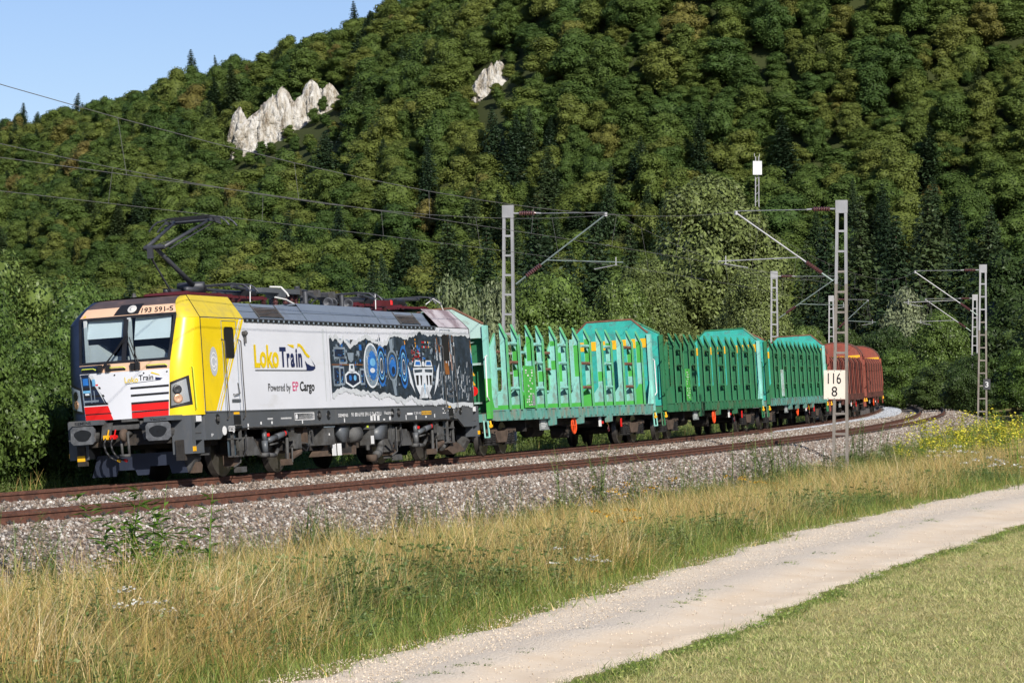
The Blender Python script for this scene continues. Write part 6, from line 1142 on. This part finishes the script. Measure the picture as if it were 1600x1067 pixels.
# ================================================================ OVERHEAD LINE, SIGNS, MAST, CRAGS
GALV = pmat('galvanised_mast', (.36, .36, .37), .55, .4, .12, 1.2, 0, 30, ((.24, .22, .19), .25, (3, 3, .6)))
MASTR = pmat('weathered_mast', (.23, .205, .18), .7, .2, .2, 1.2, 0, 30, ((.12, .085, .06), .35, (3, 3, 1)))
TUBEG = pmat('green_grey_tube', (.22, .27, .25), .5, .4, .15, 3); WIRE = pmat('weathered_copper_wire', (.17, .165, .16), .5, .3, .1); WIREL = pmat('bright_stay_wire', (.40, .41, .42), .4, .7, .1)
PLATE = pmat('enamel_sign', (.74, .66, .56), .35, 0, .06, 2., 0, 30, ((.55, .27, .12), .2, (1.6, 1.6, 1.)))
def mast(s, t, label, arm, mat_low, ztop=7.95, zb=-.9, side=-1, group=None):
    """lattice mast; side -1: the arm reaches towards smaller t"""
    p, ex, n = arc_frame(s, t, 0); p[2] = 0
    M = mat4(p, n, ex, (0, 0, 1)); w = thing('catenary_mast', label, 'mast', M, 'catenary masts along the line')      # local x: across the line, y: along it
    W0, W1 = .27, .135; zs = np.linspace(zb, ztop, 14); wid = lambda z: W0 + (W1 - W0) * (z - zb) / (ztop - zb)
    for sg in (-1, 1):
        q = MB(); c = lambda z: sg * wid(z) if sg * side > 0 else sg * (W1 + (W0 - W1) * .35 * (1 - (z - zb) / (ztop - zb)))
        for a, b in zip(zs[:-1], zs[1:]): 
            q.add([(c(z) + dx, dy, z) for z in (a, b) for dx, dy in ((-.045, -.05), (.045, -.05), (.045, .05), (-.045, .05))], [(0, 1, 5, 4), (1, 2, 6, 5), (2, 3, 7, 6), (3, 0, 4, 7)], MASTR if b < mat_low else GALV)
        q.build('leg', w)
    for z in np.arange(zb + .55, ztop - .1, .66):
        a = wid(z); q = MB().box(-a if side < 0 else -W1 - .05, W1 + .05 if side < 0 else a, -.045, .045, z, z + .07, MASTR if z < mat_low else GALV); q.build('rung', w)
    MB().box(-W1 - .06, W1 + .06, -.055, .055, ztop - .42, ztop, GALV).build('head_plate', w)
    if arm:
        L_ = side * arm; d = side
        MB().tube((d * .15, 0, ztop - .28), (d * .38, 0, ztop - .28), .03, GALV).lathe((d * .38, 0, ztop - .28), (d, 0, 0), [(0, .03)] + [(.04 * k, .085 if k % 2 else .05) for k in range(1, 15)] + [(.6, .03)], INSUL, 10).tube((d * .98, 0, ztop - .28), (d * 1.15, 0, ztop - .29), .03, GALV).build('stay_insulator', w)
        MB().tube((d * 1.1, 0, ztop - .29), (L_, 0, ztop - .30), .015, WIREL, 6).build('stay_rod', w)
        zl = 5.25; pts = [np.array((d * .18, 0, zl)), np.array((L_, 0, ztop - .33))]; u = lambda k: pts[0] + (pts[1] - pts[0]) * k
        MB().tube(u(.03), u(.14), .03, TUBEG).lathe(u(.14), pts[1] - pts[0], [(0, .03)] + [(.04 * k, .085 if k % 2 else .05) for k in range(1, 16)] + [(.64, .03)], INSUL, 10).build('strut_insulator', w); MB().tube(u(.27), u(1), .028, TUBEG if side > 0 else GALV, 8).lathe(u(.985), (0, 0, 1), [(-.06, .06), (.06, .06)], GALV, 8).build('cantilever_strut', w)
        a = u(.36); MB().tube(a, (L_ + d * .55, 0, a[2] - .1), .02, TUBEG if side > 0 else GALV, 7).tube((L_ + d * .3, 0, a[2] - .2), (L_ + d * .3, 0, a[2] + .08), .02, GALV, 6).build('registration_tube', w); MB().tube((L_ + d * .35, 0, a[2] - .18), (L_ - d * .45, 0, a[2] - .32), .017, GALV, 6).build('steady_arm', w)
    return w
t_out = OFF + 3.5; A_ = 3.55
m1 = mast(37.7, t_out, 'nearest lattice mast carrying the 116 8 kilometre sign', A_, 5.6)
mast(94.8, t_out, 'front one of the paired lattice masts right of the bend', A_, 5.2)
mast(152., t_out, 'rear one of the paired lattice masts right of the bend', A_, 2.)
mast(206., t_out - .3, 'far lattice mast with a small sign in the shade of the bend', A_, 2.)
mast(37.9, -3.75, 'lattice mast rising behind the first cyan wagon', A_ - .1, -5, 7.98, -.9, 1)
mast(99.5, -3.7, 'lattice mast rising behind the third wagon beside the huge tree', A_ - .1, -5, 7.85, -.9, 1)
mast(152., -2.6, 'thin lattice mast just left of the kilometre sign mast', A_ - .9, -5, 7.9, -.9, 1)
mast(212., .4, 'shortest lattice mast above the third green wagon', 2.6, -5, 7.9, -.9, 1)
# kilometre signs
def km_sign(s, t, rows, label, w_=.70, h_=.94, zc=1.95, dx=-.22, pl=None):
    p, ex, n = arc_frame(s, t, 0); p[2] = 0; p = p - ex * .075 + n * dx
    M = mat4(p, n, ex, (0, 0, 1)); o = thing('kilometre_sign', label, 'sign', M)
    MB().box(-w_ / 2, w_ / 2, -.012, .012, zc - h_ / 2, zc + h_ / 2, pl or PLATE).build('plate', o)
    for x in (-w_ * .3, 0, w_ * .3):
        for z in (zc - h_ * .47, zc + h_ * .47): MB().lathe((x, -.012, z), (0, -1, 0), [(0, .014), (.012, .012)], BLACK, 6).build('bolt', o)
    for txt, z, h, ww in rows: MB().text(txt, lambda u, v: (u, -.016, z + v), BLACK if not pl else TXT, h, 1, .006, 'CENTER', ww).build('numeral', o)
km_sign(37.7, t_out, [('116', 1.98, .50, .44), ('8', 1.57, .46, .19)], 'white enamel plate reading 116 over 8 on the nearest mast')
km_sign(206., t_out - .3, [('116', 1.95, .46, .44)], 'small distant sign plate on the far mast in the bend', .8, .95, 1.9, -.2)
km_sign(94.8, t_out, [('3', 1.6, .4, .16)], 'dark plate with a 3 on the front paired mast', .36, .55, 1.75, .2, pmat('dark_number_plate', (.05, .05, .055), .6))
# wires
SUP = [-76.5, -19.4, 37.7, 94.8, 152., 209.]
def wires(t, nm, jig):
    mes = MB(); con = MB(); drp = []; k = 0
    for a, b in zip(SUP[:-1], SUP[1:]):
        N = 15; prev = None
        for i in range(N + 1):
            u = i / N; s = a + (b - a) * u; zz = (ztop_ := 7.62) - 4 * 1.15 * u * (1 - u); st = jig * .3 * (1 - 2 * u) * (1 if k % 2 else -1)
            P = on_arc(s, t, 0) * np.array([1, 1, 0]); Q = on_arc(s, t + st, 0) * np.array([1, 1, 0]); P[2] = zz; Q[2] = 5.86
            if prev is not None: mes.tube(prev[0], P, .0075, WIRE, 5); con.tube(prev[1], Q, .0065, WIRE, 5)
            prev = (P, Q)
            if i % 2 == 1 and i < N: drp.append((P, Q))
        k += 1
    w = tag(mes.build('messenger_wire'), 'sagging carrier wire over ' + nm, 'wire'); c = tag(con.build('contact_wire'), 'straight contact wire over ' + nm, 'wire')
    for P, Q in drp: MB().tube(P, Q, .004, WIRE, 4).build('dropper', w)
wires(OFF, 'the empty outer track', 1); wires(0., 'the train', -1)
# antenna mast behind the huge tree
def antenna():
    d = 262; X = px(1183, d); z0 = float(ground_z(X, d)); top = EYE + (583 - 245) / 4539.4 * d
    a = thing('radio_mast', 'slim grey antenna mast with white box above the huge tree', 'radio mast', Matrix.Translation((X, d, 0)))
    for sg in (-1, 1): MB().tube((sg * .22, 0, z0 - .5), (sg * .14, 0, top), .055, GALV, 8).build('leg', a)
    for z in np.arange(z0 + 1, top - .3, .7): MB().tube((-.2, 0, z), (.2, 0, z + .35), .03, GALV, 5).build('lattice_bar', a)
    MB().box(-.40, .40, -.35, -.1, top - 1.65, top - .42, pmat('antenna_white', (.62, .63, .64), .5)).build('antenna_box', a); MB().tube((-.25, 0, top), (-.25, 0, top + .3), .03, GALV, 5).tube((.2, 0, top), (.2, 0, top + .25), .03, GALV, 5).build('whip_aerial', a)
antenna()
# limestone crags
def crag_material():
    m = bpy.data.materials.new('white_limestone'); m.use_nodes = True; nt = m.node_tree; L = nt.links; b = nt.nodes['Principled BSDF']; b.inputs['Roughness'].default_value = .9; b.inputs['Specular IOR Level'].default_value = .15
    tc = nd(nt, 'ShaderNodeTexCoord'); mp = nd(nt, 'ShaderNodeMapping'); mp.inputs['Scale'].default_value = (1, 1, .4); L.new(tc.outputs['Object'], mp.inputs[0])
    n1 = nd(nt, 'ShaderNodeTexNoise', Scale=.9, Detail=9., Roughness=.7); n2 = nd(nt, 'ShaderNodeTexVoronoi', Scale=1.3, feature='DISTANCE_TO_EDGE'); L.new(mp.outputs[0], n1.inputs[0]); L.new(mp.outputs[0], n2.inputs[0])
    r = ramp(nt, [(.34, (.17, .135, .095)), (.46, (.38, .345, .29)), (.56, (.52, .50, .465)), (.75, (.64, .625, .59))]); L.new(n1.outputs[0], r.inputs[0]); L.new(r.outputs[0], b.inputs[0])
    ad = nd(nt, 'ShaderNodeMath', operation='ADD'); L.new(n1.outputs[0], ad.inputs[0]); L.new(n2.outputs[0], ad.inputs[1]); bp = nd(nt, 'ShaderNodeBump', Strength=1., Distance=.5); L.new(ad.outputs[0], bp.inputs['Height']); L.new(bp.outputs[0], b.inputs['Normal']); return m
LIME_ = crag_material()
def crag(label, rk, lumps):
    cx, cy, d, _ = rk; X0_ = px(cx, d); z0 = float(ground_z(X0_, d)); r = np.random.default_rng(int(cx)); V = []; Q = []; o = 0; sc = d / 4539.4
    for (x, top, hw, bot) in lumps:
        Xc = (x - cx) * sc; zt = EYE + (583 - top) * sc - z0; zbm = EYE + (583 - bot) * sc - z0 - 2.5; h = zt - zbm; nu, nv = 30, 26; ph = r.uniform(0, 6.28, 8)
        for j in range(nv + 1):
            v = j / nv; prof = (1 - v ** 7) ** .7 * (1.2 - .42 * v) if v < 1 else 0
            for i in range(nu):
                a = 2 * math.pi * i / nu; k = 1 + .16 * math.sin(3 * a + ph[0] + 3 * v) + .12 * math.sin(5 * a + ph[1] - 6 * v) + .09 * math.sin(9 * a + ph[2] + 11 * v) + .05 * math.sin(17 * a + ph[3] + 23 * v) + r.normal(0, .035)
                V.append((Xc + hw * 2.1 * sc * prof * k * math.cos(a), hw * 1.7 * sc * prof * k * math.sin(a) + r.uniform(-.15, .15), zbm + h * v + .03 * h * math.sin(4 * a + ph[4]) * (1 - v) + (.05 * h * math.sin(2 * a + ph[5]) if v > .8 else 0) + r.normal(0, .1)))
        Q += [(o + j * nu + i, o + j * nu + (i + 1) % nu, o + (j + 1) * nu + (i + 1) % nu, o + (j + 1) * nu + i) for j in range(nv) for i in range(nu)]; o += (nv + 1) * nu
    ob = link('limestone_crag', np_mesh('limestone_crag', V, Q, [LIME_])); ob.location = (X0_, d, z0); tag(ob, label, 'rock')
crag('large white limestone crag with jagged towers on the wooded slope', ROCKS[0], [(374, 170, 7, 226), (390, 188, 12, 222), (408, 172, 12, 216), (426, 152, 11, 212), (441, 139, 11, 210), (457, 160, 12, 208), (472, 152, 10, 206), (487, 129, 9, 202), (500, 142, 9, 198), (514, 135, 9, 192), (526, 148, 6, 182)])
crag('small white limestone crag with brown streaks high on the slope', ROCKS[1], [(749, 126, 7, 146), (758, 110, 7, 146), (768, 101, 8, 146), (780, 98, 7, 144), (787, 108, 5, 140)])
